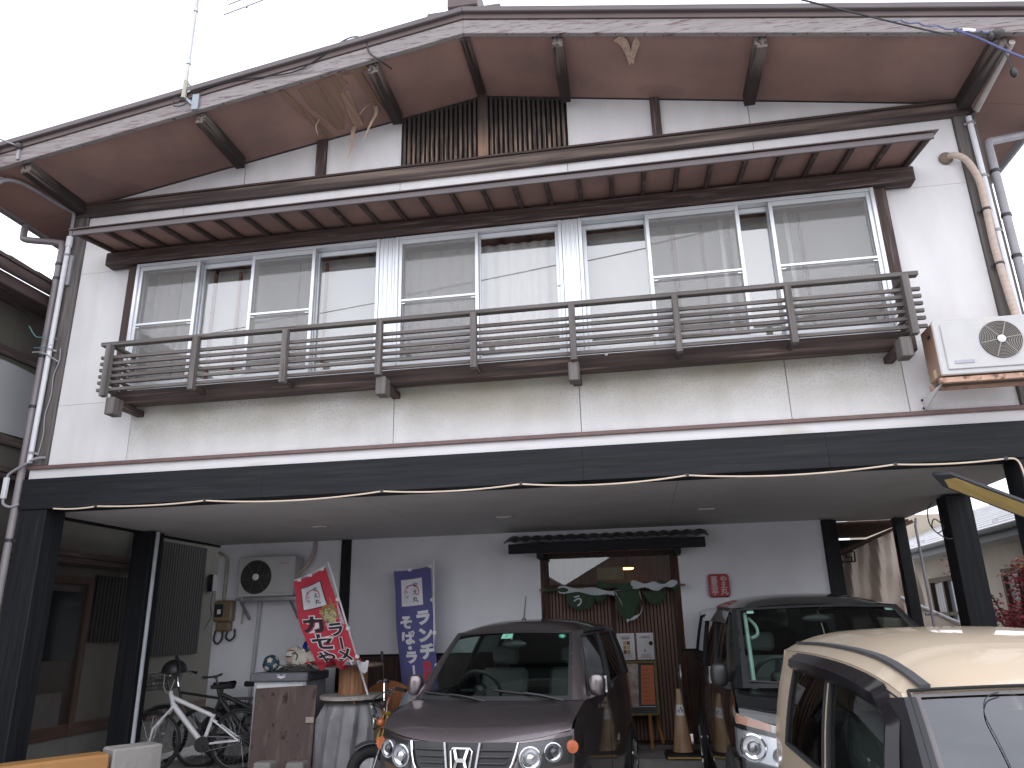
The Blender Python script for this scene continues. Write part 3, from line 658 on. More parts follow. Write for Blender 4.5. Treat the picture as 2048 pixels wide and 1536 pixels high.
# ---- dark mauve mini wagon
Th = Matrix.Translation((-1.285, -1.05, 0)) @ Matrix.Rotation(-rad(7), 4, 'Z')
pm_h = mat('dark mauve metallic paint', (.17, .145, .155), .34, .9, .04, 40, coat=1.0)
hz = lambda y: (lerp(.835, .90, min(1, max(0, (y-.10)/.16)))+ (1.0-.90)*min(1, max(0, (y-.26)/.54)))
PH = dict(L=3.395, hw=.735, ws0=(.80, 1.005), ws1=(1.42, 1.50), a0=.86, wsw=(.66, .545), belt=(1.0, 1.06), rear=3.25, crown=.075, hood_z=hz, lip=(.085, .83), hc=.025, bow=.12, rw=.56,
    ub=[0, .035, .42, .47, .80, .86, .965, 1], vb=[0, .03, .90, 1], wb=(.62, 2.92), wr=.28, pil=.075)
car_h, G = car('mini_wagon', 'dark mauve mini wagon with chrome letter badge on its grille, parked in the middle', Th, PH, pm_h)
wipers(Th, car_h, G, [(-.05, -.86, .07), (.85, .10, .10)])
# bonnet stripes
for x in (-.17, .17): pass
# headlamps
for sg in (-1, 1):
    hl = lamp_skin(MB(Th), G, sg, .385, .86, (.795, .835), (.615, .675), .004).build('headlight', mat('dark lamp housing', (.05, .05, .053), .3, .5), car_h, smooth=True)
    for (q, z, r) in ((.465, .705, .076), (.60, .735, .062), (.71, .755, .044)):
        c = G['corner'](sg, q, z, .008); n2 = G['corner'](sg, q, z, .108)-c; ax = (n2.normalized()+Vector((0, -.8, 0))).normalized()
        if r == .044: MB(Th).lathe([(r, .0), (r*.9, .018), (.001, .024)], c, ax, 20).build('indicator_lens', K['amber'], hl, smooth=True)
        else:
            MB(Th).lathe([(r, -.01), (r, .020), (r*.90, .024), (r*.84, .010), (r*.6, .0), (.001, -.004)], c, ax, 26).build('reflector', K['refl'], hl, smooth=True)
            MB(Th).sph(c+ax*.004, r*.5, nu=16, nv=10).build('lamp_projector', mat('dark projector', (.08, .085, .09), .08, .6) if r < .07 else K['refl'], hl, smooth=True)
    lamp_skin(MB(Th), G, sg, .385, .86, (.795, .835), (.615, .675), .034).build('headlight_lens', K['clear'], hl, smooth=True)
# grille
m = MB(Th); m.grid([[front_pt(G, lerp(-1, 1, i/12)*lerp(.30, .388, min(1, j/2)), lerp(.60, .80, j/4), .004) for i in range(13)] for j in range(5)]); gr = m.build('grille', K['blk'], car_h)
for sg in (-1, 1):
    for z in (.755, .715, .675, .64):
        MB(Th).tube([front_pt(G, sg*lerp(.125, .37-.06*(.8-z)/.25*2, i/6), z, .012) for i in range(7)], .0085, 6).build('grille_slat', mat('grey grille slat', (.035, .034, .036), .35, .5), gr, smooth=True)
    MB(Th).tube([front_pt(G, sg*x, z, .022) for x, z in ((.392, .80), (.378, .74), (.355, .67), (.33, .628), (.30, .612), (.22, .602), (.135, .597))], .010, 8).build('chrome_trim', K['chrome'], gr, smooth=True)
    MB(Th).bar(front_pt(G, sg*.128, .80, .022), front_pt(G, sg*.095, .58, .022), .014, .012, up=(0, -1, 0)).build('chrome_bar', K['steel'], gr)
em = [(-.062, .765), (.062, .765), (.078, .75), (.066, .645), (.052, .63), (-.052, .63), (-.066, .645), (-.078, .75)]
e_ = MB(Th).tube([front_pt(G, x, z, .03) for x, z in em], .007, 6, closed=True); 
for sg in (-1, 1):
    e_.bar(front_pt(G, sg*.046, .757, .03), front_pt(G, sg*.026, .693, .032), .018, .010, up=(0, -1, 0)); e_.bar(front_pt(G, sg*.026, .695, .032), front_pt(G, sg*.044, .637, .03), .018, .010, up=(0, -1, 0))
e_.bar(front_pt(G, -.03, .695, .032), front_pt(G, .03, .695, .032), .012, .024, up=(0, 0, 1)); e_.build('badge', K['chrome'], gr, smooth=True, auto=.4)
m = MB(Th); m.grid([[front_pt(G, lerp(-.5, .5, i/8), lerp(.30, .46, j/2), .006) for i in range(9)] for j in range(3)]); m.build('lower_grille', K['blk'], car_h)
MB(Th).box(-.165, .165, -.02, -.005, .40, .565).build('number_plate', mat('yellow plate', (.6, .45, .05), .5), car_h) if 0 else None
MB(Th).tube([(.02, 1.62, 1.60), (.03, 1.67, 1.81)], [.008, .005], 8).build('aerial', K['blk'], car_h)
MB(Th).lathe([(.022, 0), (.018, .02), (.007, .028)], (.02, 1.62, 1.595), n=12).build('aerial_base', K['blk'], car_h)
# windscreen stickers
def ws_st(u, v, w, h, mt, nm, G=G, T=Th, par=None, txt=None, rnd=False):
    fn = lambda a, b, o=.003: Vector(G['ws'](u+a, v+b, -.008-o))
    m = MB(T)
    if rnd: m.add([fn(w*math.cos(q), h*math.sin(q)) for q in [2*math.pi*k/20 for k in range(20)]], [tuple(range(20))])
    else: m.add([fn(-w, -h), fn(w, -h), fn(w, h), fn(-w, h)], [(0, 1, 2, 3)])
    o = m.build(nm, mt, par)
    if txt:
        m = MB(T); letter(m, txt, lambda a, b: fn(a, b*1.6, .0), .0, 0, h*1.1); m.build('sticker_print', mat('sticker print', (.05, .12, .10), .6), o)
gs = mat('pale green sticker', (.42, .80, .66), .6); gd = mat('green round sticker', (.03, .30, .20), .6)
ws_st(-.085, .90, .085, .045, gs, 'inspection_sticker', par=car_h, txt='6')
ws_st(.78, .91, .055, .045, gd, 'round_sticker', par=car_h, rnd=True); ws_st(.78, .91, .030, .018, gs, 'round_sticker_print', par=car_h, rnd=True)
MB(Th).tube([Vector(G['sd'](sg2)(u, .97, .012)) for sg2, u in [(1, k/10*.6+.05) for k in range(11)]], .02, 6).build('door_visor', K['blk'], car_h, smooth=True)
for sg in (-1, 1):
    MB(Th).tube([Vector(G['sd'](sg)(lerp(.38, .47, .5), v, .001)) for v in (-.0, .0001)]+[Vector((sg*(G['side'](1.75, z)+.001), 1.75, z)) for z in (.9, .6, .35)], .004, 4).build('door_gap', K['rub'], car_h)
    MB(Th).bar((sg*(G['side'](1.5, .9)+.012), 1.42, .90), (sg*(G['side'](1.5, .9)+.012), 1.60, .905), .02, .03).build('door_handle', pm_h, car_h, bev=.006)

# ---- black minivan
Tn = Matrix.Translation((1.43, -1.02, 0)) @ Matrix.Rotation(rad(.5), 4, 'Z')
pm_n = mat('black metallic paint', (.013, .015, .017), .22, .4, .05, 40, coat=1.0)
hzn = lambda y: lerp(.86, 1.08, min(1, max(0, (y-.1)/.5))**.8)
PN = dict(L=4.5, hw=.8475, ws0=(.55, 1.09), ws1=(1.42, 1.655), a0=.72, wsw=(.79, .665), belt=(1.06, 1.10), rear=4.4, crown=.10, hood_z=hzn, lip=(.12, .86), hc=.03, bow=.16, rw=.69,
    ub=[0, .03, .30, .33, .62, .66, .94, 1], vb=[0, .04, .90, 1], wb=(.9, 3.6), wr=.31, pil=.07, mirmat=K['blk'], wheelmat=K['dash'])
car_n, Gn = car('minivan', 'tall black minivan parked beside the shop wall, behind the cream car', Tn, PN, pm_n)
wipers(Tn, car_n, Gn, [(-.1, -.8, .05), (.75, .05, .08)])
for sg in (-1, 1):
    XW = Gn['edge'](.76)[0]
    bowl = mat('lamp bowl grey', (.40, .40, .41), .25, .6)
    u_ = lamp_skin(MB(Tn), Gn, sg, .50, XW+.16, (.850, .985), (.812, .915), .008).build('upper_lamp', mat('hazy lamp housing', (.36, .345, .32), .3, .2), car_n, smooth=True)
    lamp_skin(MB(Tn), Gn, sg, XW-.20, XW+.04, (.888, .945), (.845, .885), .013).build('indicator_lens', mat('pale amber lens', (.36, .19, .13), .3, coat=.5), u_, smooth=True)
    lamp_skin(MB(Tn), Gn, sg, .50, XW+.16, (.850, .985), (.812, .915), .024).build('upper_lens', K['clear'], u_, smooth=True)
    lamp_skin(MB(Tn), Gn, sg, .49, XW+.14, (.812, .912), (.785, .878), .016).build('lamp_divider', pm_n, car_n, smooth=True)
    l_ = lamp_skin(MB(Tn), Gn, sg, .49, XW+.12, (.783, .872), (.615, .700), .006).build('headlight', bowl, car_n, smooth=True)
    c = Gn['corner'](sg, XW-.085, .745, .012); n2 = (Gn['corner'](sg, XW-.085, .745, .1)-c).normalized(); ax = (n2+Vector((0, -.9, 0))).normalized()
    MB(Tn).lathe([(.086, -.02), (.088, .022), (.078, .030), (.070, .010), (.050, .004), (.001, .006)], c, ax, 28).build('lamp_ring', K['chrome'], l_, smooth=True)
    MB(Tn).sph(c+ax*.004, .046, nu=18, nv=12).build('lamp_projector', mat('grey projector', (.25, .25, .26), .1, .7), l_, smooth=True)
    c3 = Gn['corner'](sg, XW-.24, .70, .008); MB(Tn).lathe([(.06, -.01), (.06, .02), (.045, .004), (.001, .0)], c3, Vector((sg*.2, -1, 0)), 22).build('inner_reflector', K['refl'], l_, smooth=True)
    lamp_skin(MB(Tn), Gn, sg, .49, XW+.12, (.783, .872), (.615, .700), .045).build('headlight_lens', K['clear'], l_, smooth=True)
m = MB(Tn); m.grid([[front_pt(Gn, lerp(-.42, .42, i/10), lerp(.60, .80, j/3), .008) for i in range(11)] for j in range(4)]); gn = m.build('grille', K['blk'], car_n)
for z in (.63, .69, .75): MB(Tn).tube([front_pt(Gn, lerp(-.41, .41, i/8), z, .02) for i in range(9)], .014, 6).build('grille_bar', K['chrome'], gn, smooth=True)
ws_st(-.78, .93, .04, .03, mat('white sticker', (.6, .75, .72), .6), 'inspection_sticker', G=Gn, T=Tn, par=car_n)
ws_st(.86, .93, .05, .02, mat('pale sticker', (.5, .7, .62), .6), 'windscreen_sticker', G=Gn, T=Tn, par=car_n)
for sg in (-1, 1):
    rows = [[Vector(Gn['sd'](sg)(u, v, .012+.028*(1-q))) for u in [lerp(.02, .62, k/14) for k in range(15)]] for q, v in ((0, .80), (.5, .88), (1, .96))]
    MB(Tn).grid(rows).build('door_visor', mat('smoked visor', (.10, .10, .115), .15, coat=1), car_n, smooth=True, thick=.004)
MB(Tn).tube([Vector(Gn['ws'](-.84, v, -.05)) for v in (.03, .3, .6, .95)], .016, 6).build('inner_pillar_trim', mat('pale green trim', (.32, .42, .38), .6), car_n, smooth=True)
MB(Tn).tube(bez([Vector(Gn['ws'](-.80, .92, -.09)), Vector(Gn['ws'](-.72, .82, -.12)), Vector(Gn['ws'](-.72, .70, -.12)), Vector(Gn['ws'](-.80, .62, -.09))], 5), .013, 6).build('grab_handle', mat('pale green trim', (.32, .42, .38), .6), car_n, smooth=True)

# ---- cream small car, nearest the camera
Tl = Matrix.Translation((1.44, -4.72, 0))
pm_l = mat('cream paint', (.52, .425, .315), .38, 0, .02, 3, coat=.8)
hzl = lambda y: lerp(.78, .95, min(1, max(0, (y-.1)/.5))**.8)
PL = dict(L=3.395, hw=.737, ws0=(.78, .955), ws1=(1.20, 1.30), a0=.88, wsw=(.66, .575), belt=(.90, .90), rear=3.26, rise=.095, crown=.11, hood_z=hzl, lip=(.12, .80), hc=.03, bow=.10, rw=.60,
    ub=[0, .03, .40, .435, .80, 1], vb=[0, .03, .86, 1], wb=(.62, 2.95), wr=.28, pil=.06, mdz=-.12, wsmat=glassmat('pale windscreen', (.50, .53, .52), 2.3), border=mat('grey screen border', (.13, .12, .125), .5), pilmat=pm_l)
car_l, Gl = car('small_car', 'cream small hatchback with smoked door visors, nearest the camera at lower right', Tl, PL, pm_l)
for sg in (-1, 1):
    rows = []
    for q in (0, .35, .7, 1):
        r = [Vector(Gl['sd'](sg)(-.005, v, .006+.05*(1-abs(2*q-1))))+Vector((0, lerp(-.02, .07, q), 0)) for v in [lerp(.05, .80, k/8) for k in range(9)]]
        r += [Vector(Gl['sd'](sg)(lerp(.02, .80, k/16), lerp(.99, .79, q) if k > 0 else .84, .004+.06*(1-abs(2*q-1)))) for k in range(1, 17)]
        rows.append(r)
    MB(Tl).grid(rows).build('door_visor', mat('smoked black visor', (.010, .009, .011), .12, spec=.4), car_l, smooth=True, thick=.004)
    P_ = [Vector((sg*(Gl['xr'](y)-.075), y-.02, Gl['zre'](y)+PL['crown']*(1-abs(1-.075/Gl['xr'](y))**3.2)*min(1, .45+(y-1.2)/2.06*3)+.004)) for y in [lerp(1.20, 3.2, k/14) for k in range(15)]]
    m = MB(Tl)
    for a, b_ in zip(P_, P_[1:]): m.bar(a, b_, .036, .012)
    m.build('roof_gutter_strip', mat('grey rubber strip', (.055, .055, .062), .6), car_l)
    rows = [[Vector(Gl['ws'](sg*1.0, v, .014)), Vector(Gl['ws'](sg*.935, v, .012)), ] + [Vector(Gl['sd'](sg)(.03, v, .016))] for v in [k/10*.93 for k in range(11)]]
    rows = [[r[1], r[0], r[2]] for r in rows]
    MB(Tl).grid(rows).build('black_pillar_trim', mat('gloss black trim', (.014, .014, .017), .35), car_l, smooth=True)
    MB(Tl).tube([Vector(Gl['sd'](sg)(u, .955-.0*u, .002)) for u in [k/12*.86 for k in range(13)]], .004, 4).build('door_gap', K['rub'], car_l)
MB(Tl).tube([Vector(Gl['ws'](-.965, v, .008)) for v in [k/8*1.0 for k in range(9)]]+[Vector(Gl['ws'](u, 1.0, .01)) for u in [lerp(-.96, .96, k/12) for k in range(13)]], .006, 5).build('screen_moulding', K['rub'], car_l, smooth=True)
MB(Tl).tube(bez([Vector(Gl['ws'](-.50, .95, .006)), Vector(Gl['ws'](-.58, .90, .006)), Vector(Gl['ws'](-.63, .75, .006)), Vector(Gl['ws'](-.63, .5, .006)), Vector(Gl['ws'](-.63, .1, .006))], 6), .0018, 5).build('aerial_wire', K['blk'], car_l, smooth=True)
for i, (x, y) in enumerate(()): pass
# ------------------------------------------------------------------ neighbouring houses
NL = thing('neighbour_house', 'dim old house with brown eaves close beside the restaurant on its left', 'house', (-8.2, 3, 0))
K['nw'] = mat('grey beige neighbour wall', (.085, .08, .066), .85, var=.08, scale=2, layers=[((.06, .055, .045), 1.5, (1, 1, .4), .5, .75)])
K['found'] = mat('grey foundation', (.12, .12, .11), .9, var=.1)
for a, b in ((-3.0, .2), (.2, 3.02), (3.02, 6.2), (6.2, 9.5)):
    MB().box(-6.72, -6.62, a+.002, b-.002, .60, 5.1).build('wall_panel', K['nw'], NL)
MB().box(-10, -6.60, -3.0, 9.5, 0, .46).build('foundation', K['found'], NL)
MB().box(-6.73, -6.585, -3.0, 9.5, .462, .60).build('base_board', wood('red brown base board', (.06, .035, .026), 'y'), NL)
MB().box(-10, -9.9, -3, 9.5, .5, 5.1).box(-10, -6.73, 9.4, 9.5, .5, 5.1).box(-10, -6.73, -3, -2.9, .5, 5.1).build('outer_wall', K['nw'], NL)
# eaves: soffit, fascia, gutter, tiles
MB().box(-6.9, -6.22, -3.3, 9.8, 5.03, 5.06).build('eave_soffit', K['dky'], NL)
MB().box(-6.225, -6.19, -3.3, 9.8, 5.0, 5.12).build('fascia', K['barge'], NL)
MB().tube([(-6.15, -3.3, 5.17), (-6.15, 9.8, 5.17)], .058, 10).build('gutter', K['barge'], NL, smooth=True)
for i in range(34):
    y = -3.2+i*.38
    for j in range(3):
        MB().add([(-6.12-.30*j, y, 5.27+.13*j+.012), (-6.12-.30*j, y+.372, 5.27+.13*j), (-6.45-.30*j, y+.372, 5.41+.13*j), (-6.45-.30*j, y, 5.41+.13*j+.012), (-6.12-.30*j, y, 5.235+.13*j), (-6.12-.30*j, y+.372, 5.235+.13*j), (-6.45-.30*j, y+.372, 5.37+.13*j), (-6.45-.30*j, y, 5.37+.13*j)],
            [(0, 1, 2, 3), (7, 6, 5, 4), (0, 4, 5, 1), (1, 5, 6, 2), (2, 6, 7, 3), (3, 7, 4, 0)]).build('roof_tile', K['barge'], NL)
MB().add([(-6.9, -3.3, 5.5), (-6.9, 9.8, 5.5), (-8.2, 9.8, 6.1), (-8.2, -3.3, 6.1), (-10.2, -3.3, 5.2), (-10.2, 9.8, 5.2)], [(0, 1, 2, 3), (3, 2, 5, 4)]).build('roof_slope', K['barge'], NL, thick=.05)
# upper window with a grey sheet behind, sill and hood below
UW = MB(); UW.box(-6.66, -6.585, -1.6, 1.15, 3.52, 3.60); UW.box(-6.66, -6.585, -1.6, 1.15, 4.46, 4.56); UW.box(-6.66, -6.59, -1.6, -1.5, 3.6, 4.46); UW.box(-6.66, -6.59, 1.05, 1.15, 3.6, 4.46)
uw = UW.build('window', K['dky'], NL)
MB().grid([[(-6.605+.012*math.sin(y*5+z*3), y, z-.05*max(0, y-.2)*(1 if k == 8 else 0)) for y in [lerp(-1.48, 1.0, i/14) for i in range(15)]] for k, z in enumerate([lerp(3.64, 4.40, q/8) for q in range(9)])]).build('window_sheet', mat('grey paper sheet', (.33, .34, .36), .9, var=.08, scale=1.2), uw, smooth=True)
MB().box(-6.64, -6.30, -3.0, 2.9, 3.16, 3.22).box(-6.36, -6.32, -3.0, 2.9, 3.10, 3.159).build('lower_hood', K['dky'], NL, bev=.005)
# lower floor below the carport edge: door, door hood, lattice screens
DO = MB(); DO.box(-6.625, -6.57, 1.0, 1.06, .46, 2.22); DO.box(-6.625, -6.57, 1.90, 1.97, .46, 2.22); DO.box(-6.625, -6.57, 1.062, 1.898, 2.14, 2.22); dn = DO.build('side_door', wood('door frame', (.055, .034, .025), 'z'), NL, bev=.004)
MB().box(-6.625, -6.60, 1.062, 1.898, .47, 2.138).build('door_leaf', mat('dark brown door', (.028, .019, .016), .5), dn)
MB().box(-6.60, -6.590, 1.15, 1.82, 1.30, 2.05).build('door_pane', mat('dark door glass', (.012, .014, .014), .15), dn)
MB().box(-6.60, -6.592, 1.22, 1.72, .58, .95).build('door_vent', mat('door vent', (.06, .055, .05), .5), dn)
MB().box(-6.63, -6.25, .6, 2.75, 2.40, 2.47).box(-6.63, -6.27, .65, 2.70, 2.34, 2.398).build('door_hood', K['dky'], NL, bev=.006)
for y0, y1, z0, z1 in ((2.02, 2.86, 1.48, 2.26), (3.20, 4.38, 1.27, 2.80)):
    f = MB().box(-6.62, -6.60, y0, y1, z0, z1).build('lattice_screen', K['dark'], NL)
    n = int((y1-y0)/.06)
    for i in range(n): y = lerp(y0, y1, (i+.5)/n); MB().box(-6.599, -6.575, y-.024, y+.024, z0, z1).build('lattice_slat', wood('lattice slat', (.012, .009, .008), 'z') if i == 0 and y0 < 3 else bpy.data.materials['lattice slat'], f)
MB().box(-6.60, -6.52, 4.52, 4.66, 2.16, 2.42).build('junction_box', K['blk'], NL, bev=.008)
MB().tube(bez([(-6.55, 4.6, 2.16), (-6.54, 4.56, 1.95), (-6.56, 4.64, 1.8), (-6.58, 4.52, 1.62)], 6), .008, 6).build('hanging_cable', K['blk'], NL, smooth=True)
MB().tube([(-6.60, 2.62, 2.48), (-6.60, 2.62, 5.0)], .012, 8).build('thin_conduit', K['pvcg'], NL)

NR = thing('neighbour_house', 'low house with ribbed pale metal roof and beige wall behind the right pillars', 'house', (8, 7, 0))
K['nrw'] = mat('beige neighbour wall', (.42, .37, .30), .85, var=.07, scale=2, layers=[((.33, .28, .22), 1.4, (1, 1, .4), .5, .75)])
MB().box(5.25, 5.35, -2, 14, 0, 2.7).box(5.35, 11, 13.9, 14, 0, 4).box(5.35, 11, -2, -1.9, 0, 4).build('wall', K['nrw'], NR)
MB().box(4.80, 5.3, -2.3, 14.3, 2.52, 2.56).build('eave_soffit', mat('pale eave soffit', (.38, .36, .34), .8), NR)
MB().box(4.77, 4.80, -2.3, 14.3, 2.51, 2.64).build('fascia', mat('grey fascia', (.13, .14, .14), .6), NR)
g = MB()
rows = [[(4.70+.06*math.cos(t), y, 2.66-.06*math.sin(t)) for t in [math.pi*j/8 for j in range(9)]] for y in (-2.3, 14.3)]
g.grid(rows).build('gutter', mat('grey gutter', (.12, .135, .14), .5), NR, smooth=True, thick=.004)
for y in range(-2, 14): MB().box(4.74, 4.80, y+.1, y+.12, 2.63, 2.66).build('gutter_hook', K['pvcw'], NR)
K['rib'] = mat('pale metal roofing', (.55, .55, .56), .4, .3, .1, 2, layers=[((.25, .24, .23), 3, (1, .15, 1), .6, .8)])
for i in range(15):
    x0, z0 = 4.76+i*.26, 2.70+i*.098
    MB().add([(x0, -2.3, z0), (x0, 14.3, z0), (x0+.265, 14.3, z0+.075), (x0+.265, -2.3, z0+.075), (x0, -2.3, z0-.028), (x0, 14.3, z0-.028)], [(0, 1, 2, 3), (0, 4, 5, 1)]).build('roof_course', K['rib'], NR, thick=.004)
    for y in range(-1, 14, 3): MB().box(x0+.1, x0+.14, y+i*.37, y+i*.37+.12, z0+.03, z0+.085).build('snow_guard', K['steel'], NR) if i in (1, 6) else None
def nwin(y0, y1, z0, z1):
    m = MB()
    for a, b in ((y0, y0+.07), (y1-.07, y1), ((y0+y1)/2-.035, (y0+y1)/2+.035)): m.box(5.17, 5.245, a, b, z0, z1)
    m.box(5.172, 5.243, y0, y1, z1, z1+.08); m.box(5.172, 5.243, y0, y1, z0-.06, z0); m.box(5.175, 5.24, y0+.071, y1-.071, (z0+z1)/2-.03, (z0+z1)/2+.03)
    w = m.build('window', wood('brown window frame', (.10, .075, .055), 'z'), NR)
    MB().box(5.235, 5.246, y0+.07, y1-.07, z0, z1).build('pane', mat('dull window pane', (.18, .20, .20), .15), w)
    for k in range(4): MB().box(5.225, 5.232, lerp(y0, y1, .56)+k*.11, lerp(y0, y1, .56)+k*.11+.09, z0, z1-.02).build('inner_curtain', K['curt'], w)
nwin(7.3, 8.6, 1.05, 2.12); nwin(4.6, 5.7, 1.1, 2.1); nwin(9.8, 11, 1.05, 2.1)
# houses over the street (seen only as reflections)
K['far'] = mat('far wall', (.35, .32, .28), .9); K['farroof'] = mat('far roof', (.10, .085, .08), .7)
for nm, x0, x1, y, zr, lb in (('street_house', -14.5, -3.9, -25, 6.6, 'brown roofed house across the street, left one'), ('street_house', -3.7, 7, -25.2, 6.4, 'wide tiled house across the street, right one')):
    h = thing(nm, lb, 'house', ((x0+x1)/2, y-3, 0))
    MB().box(x0+.4, x1-.4, y-8, y, 0, 3.6).build('wall', K['far'], h)
    xm = (x0+x1)/2
    MB().add([(x0, y+.5, 3.45), (xm, y+.5, zr), (x1, y+.5, 3.45), (x0, y-8, 3.45), (xm, y-8, zr), (x1, y-8, 3.45)], [(0, 1, 4, 3), (1, 2, 5, 4), (0, 2, 1), (3, 4, 5)]).build('roof', K['farroof'], h)
    for k in range(4): MB().box(lerp(x0+1, x1-2, k/3), lerp(x0+1, x1-2, k/3)+1.1, y+.005, y+.03, 1.0, 2.1).build('window', K['dark'], h)

# ------------------------------------------------------------------ pipes, wires, roof fittings
t = thing('downspout', 'brown grey rainwater downspout at the left corner of the restaurant', 'downspout', (-6.03, -.02, 0))
MB().tube(bez([(-6.57, .0, 6.00), (-6.57, 0, 5.86), (-6.52, 0, 5.80), (-6.10, -.01, 5.71), (-6.03, -.02, 5.66), (-6.015, -.03, 5.5)], 5)+[(-6.015, -.03, 3.4), (-6.02, -.03, 0.0)], .036, 10).build('pipe', K['pvcb'], t, smooth=True)
for z in (5.42, 5.25, 4.35, 3.8, 2.45, 1.2): MB().lathe([(.042, -.015), (.042, .015)], (-6.016, -.03, z), n=12).bar((-6.016, -.03, z), (-5.94, .0, z), .015, .02).build('clip', K['blk'], t)
t = thing('conduit', 'white electric conduit running up the left corner post to the eave', 'conduit', (-5.89, -.07, 3.2))
MB().tube(bez([(-6.16, -.84, 5.94), (-6.12, -.78, 6.02), (-6.05, -.68, 6.045), (-6.0, -.55, 6.04)], 6)+[(-5.93, -.09, 6.035)], .021, 8).build('grey_elbow', K['pvcg'], t, smooth=True)
MB().tube(bez([(-5.93, -.09, 6.035), (-5.905, -.075, 6.0), (-5.90, -.075, 5.72)], 5), .018, 8).build('flexible_hose', K['pvcg'], t, smooth=True)
MB().tube([(-5.90, -.075, 5.72), (-5.905, -.075, 3.20)], .026, 10).build('pipe', K['pvcw'], t, smooth=True)
MB().tube([(-5.90, -.075, 5.72), (-5.90, -.075, 5.60)], .034, 10).build('coupling', K['pvcw'], t, smooth=True)
for z in (5.5, 4.4, 3.3): MB().lathe([(.031, -.012), (.031, .012)], (-5.903, -.075, z), n=12).bar((-5.90, -.07, z), (-5.86, -.03, z), .02, .02).build('clip', K['pvcg'], t)
MB().box(-5.875, -5.835, -.06, -.032, 5.15, 5.50).build('back_plate', K['pvcg'], t)
t = thing('cable', 'grey cable with a white sleeve looping off the lower left corner of the beam', 'cable', (-6.06, -.1, 3.0))
MB().tube(bez([(-5.75, -.06, 3.25), (-5.84, -.08, 3.24), (-5.93, -.09, 3.19), (-6.08, -.10, 3.10), (-6.10, -.10, 3.05)], 6), .013, 8).tube(bez([(-6.10, -.1, 2.86), (-6.09, -.1, 2.80), (-6.03, -.08, 2.77), (-5.96, -.05, 2.80)], 6), .013, 8).build('wire', K['pvcg'], t, smooth=True)
MB().box(-6.125, -6.08, -.12, -.08, 2.85, 3.06).build('sleeve', K['pvcw'], t, bev=.006)
t = tag(MB().tube(bez([(-5.80, -.05, 4.42), (-5.79, -.05, 4.28), (-5.83, -.045, 4.12), (-5.82, -.045, 3.9), (-5.85, -.045, 3.7), (-5.83, -.045, 3.5), (-5.85, -.045, 3.28)], 6), .006, 6).build('wire', K['pvcg'], None, smooth=True), 'thin black wire stapled down the left corner post', 'wire')
t = thing('wire', 'twisted teal and white tie wires knotted round the left pipes', 'wire', (-5.95, -.08, 4.5))
MB().tube(bez([(-6.13, -.15, 4.66), (-6.06, -.12, 4.55), (-5.96, -.11, 4.53), (-5.84, -.06, 4.52)], 6), .006, 6).tube(bez([(-6.07, -.1, 4.43), (-5.98, -.11, 4.42), (-5.88, -.09, 4.45)], 6), .006, 6).build('tie_wire', mat('teal wire', (.10, .2, .22), .5), t, smooth=True)
MB().tube(bez([(-6.06, -.12, 4.37), (-5.95, -.12, 4.36), (-5.86, -.08, 4.31), (-5.80, -.05, 4.27)], 6), .008, 6).build('cord', K['pvcg'], t, smooth=True)

t = thing('cable', 'cream cable sagging in loops along the bottom edge of the black beam', 'cable', (-1.3, -.06, 2.72))
xs = [-5.56, -5.10, -3.97, -2.24, -.97, .46, 2.12, 2.95]; m = MB()
for a, b in zip(xs, xs[1:]): m.tube(sag((a, -.062, 2.735), (b, -.062, 2.735), .004+random.uniform(.012, .026)*(b-a), 14), .0075, 6)
m.tube(bez([(2.95, -.062, 2.735), (3.03, -.062, 2.72), (3.06, -.06, 2.60), (3.08, -.05, 2.3)], 6), .0075, 6)
m.build('wire', K['cream'], t, smooth=True)
for x in xs[1:]: MB().box(x-.012, x+.012, -.075, -.046, 2.722, 2.75).build('staple', K['blk'], t)

t = thing('downspout', 'grey rainwater downspout at the right corner of the restaurant', 'downspout', (3.42, -.03, 0))
MB().tube(bez([(4.04, .32, 6.0), (4.04, .32, 5.92), (3.95, .28, 5.90), (3.50, .02, 5.70), (3.43, -.02, 5.65), (3.42, -.03, 5.5)], 5)+[(3.42, -.03, 3.2), (3.42, -.03, 0)], .036, 10).build('pipe', K['pvcg'], t, smooth=True)
for z in (5.35, 4.9, 4.5, 4.0, 3.4, 2.2): MB().lathe([(.042, -.015), (.042, .015)], (3.42, -.03, z), n=12).build('clip', K['blk'], t)
t = thing('conduit', 'pale electric conduit from the right eave down the corner post', 'conduit', (3.27, -.06, 4))
MB().tube([(3.355, -.86, 6.055), (3.375, -.07, 5.985)], .026, 8).build('eave_pipe', mat('aged pale pipe', (.44, .41, .39), .5), t, smooth=True)
MB().tube([(3.30, -.06, 5.93), (3.305, -.06, 3.86)], .025, 8).build('pipe', K['pvcw'], t, smooth=True)
for z in (5.86, 5.3, 4.75): MB().lathe([(.031, -.012), (.031, .012)], (3.303, -.06, z), n=12).bar((3.25, -.05, z), (3.35, -.05, z), .02, .02).build('clip', K['pvcg'], t)
MB().tube([(3.375, -.07, 5.985), (3.30, -.06, 5.93)], .018, 8).build('hose', K['blk'], t)
t = thing('air_conditioner_pipe', 'taped beige refrigerant pipe leaving a wall hole near the right corner', 'pipe', (3.1, -.02, 5))
MB().tube(bez([(3.06, .02, 5.55), (3.09, -.07, 5.54), (3.17, -.10, 5.46), (3.235, -.10, 5.26), (3.245, -.09, 5.0), (3.235, -.09, 4.6), (3.245, -.10, 4.2), (3.24, -.15, 3.84)], 8), [.030]*57 if 0 else .030, 10).build('taped_pipe', K['tape'], t, smooth=True)
MB().sph((3.05, -.015, 5.55), .062, (1, .55, 1)).build('putty', mat('brown putty', (.17, .135, .105), .9), t, smooth=True)
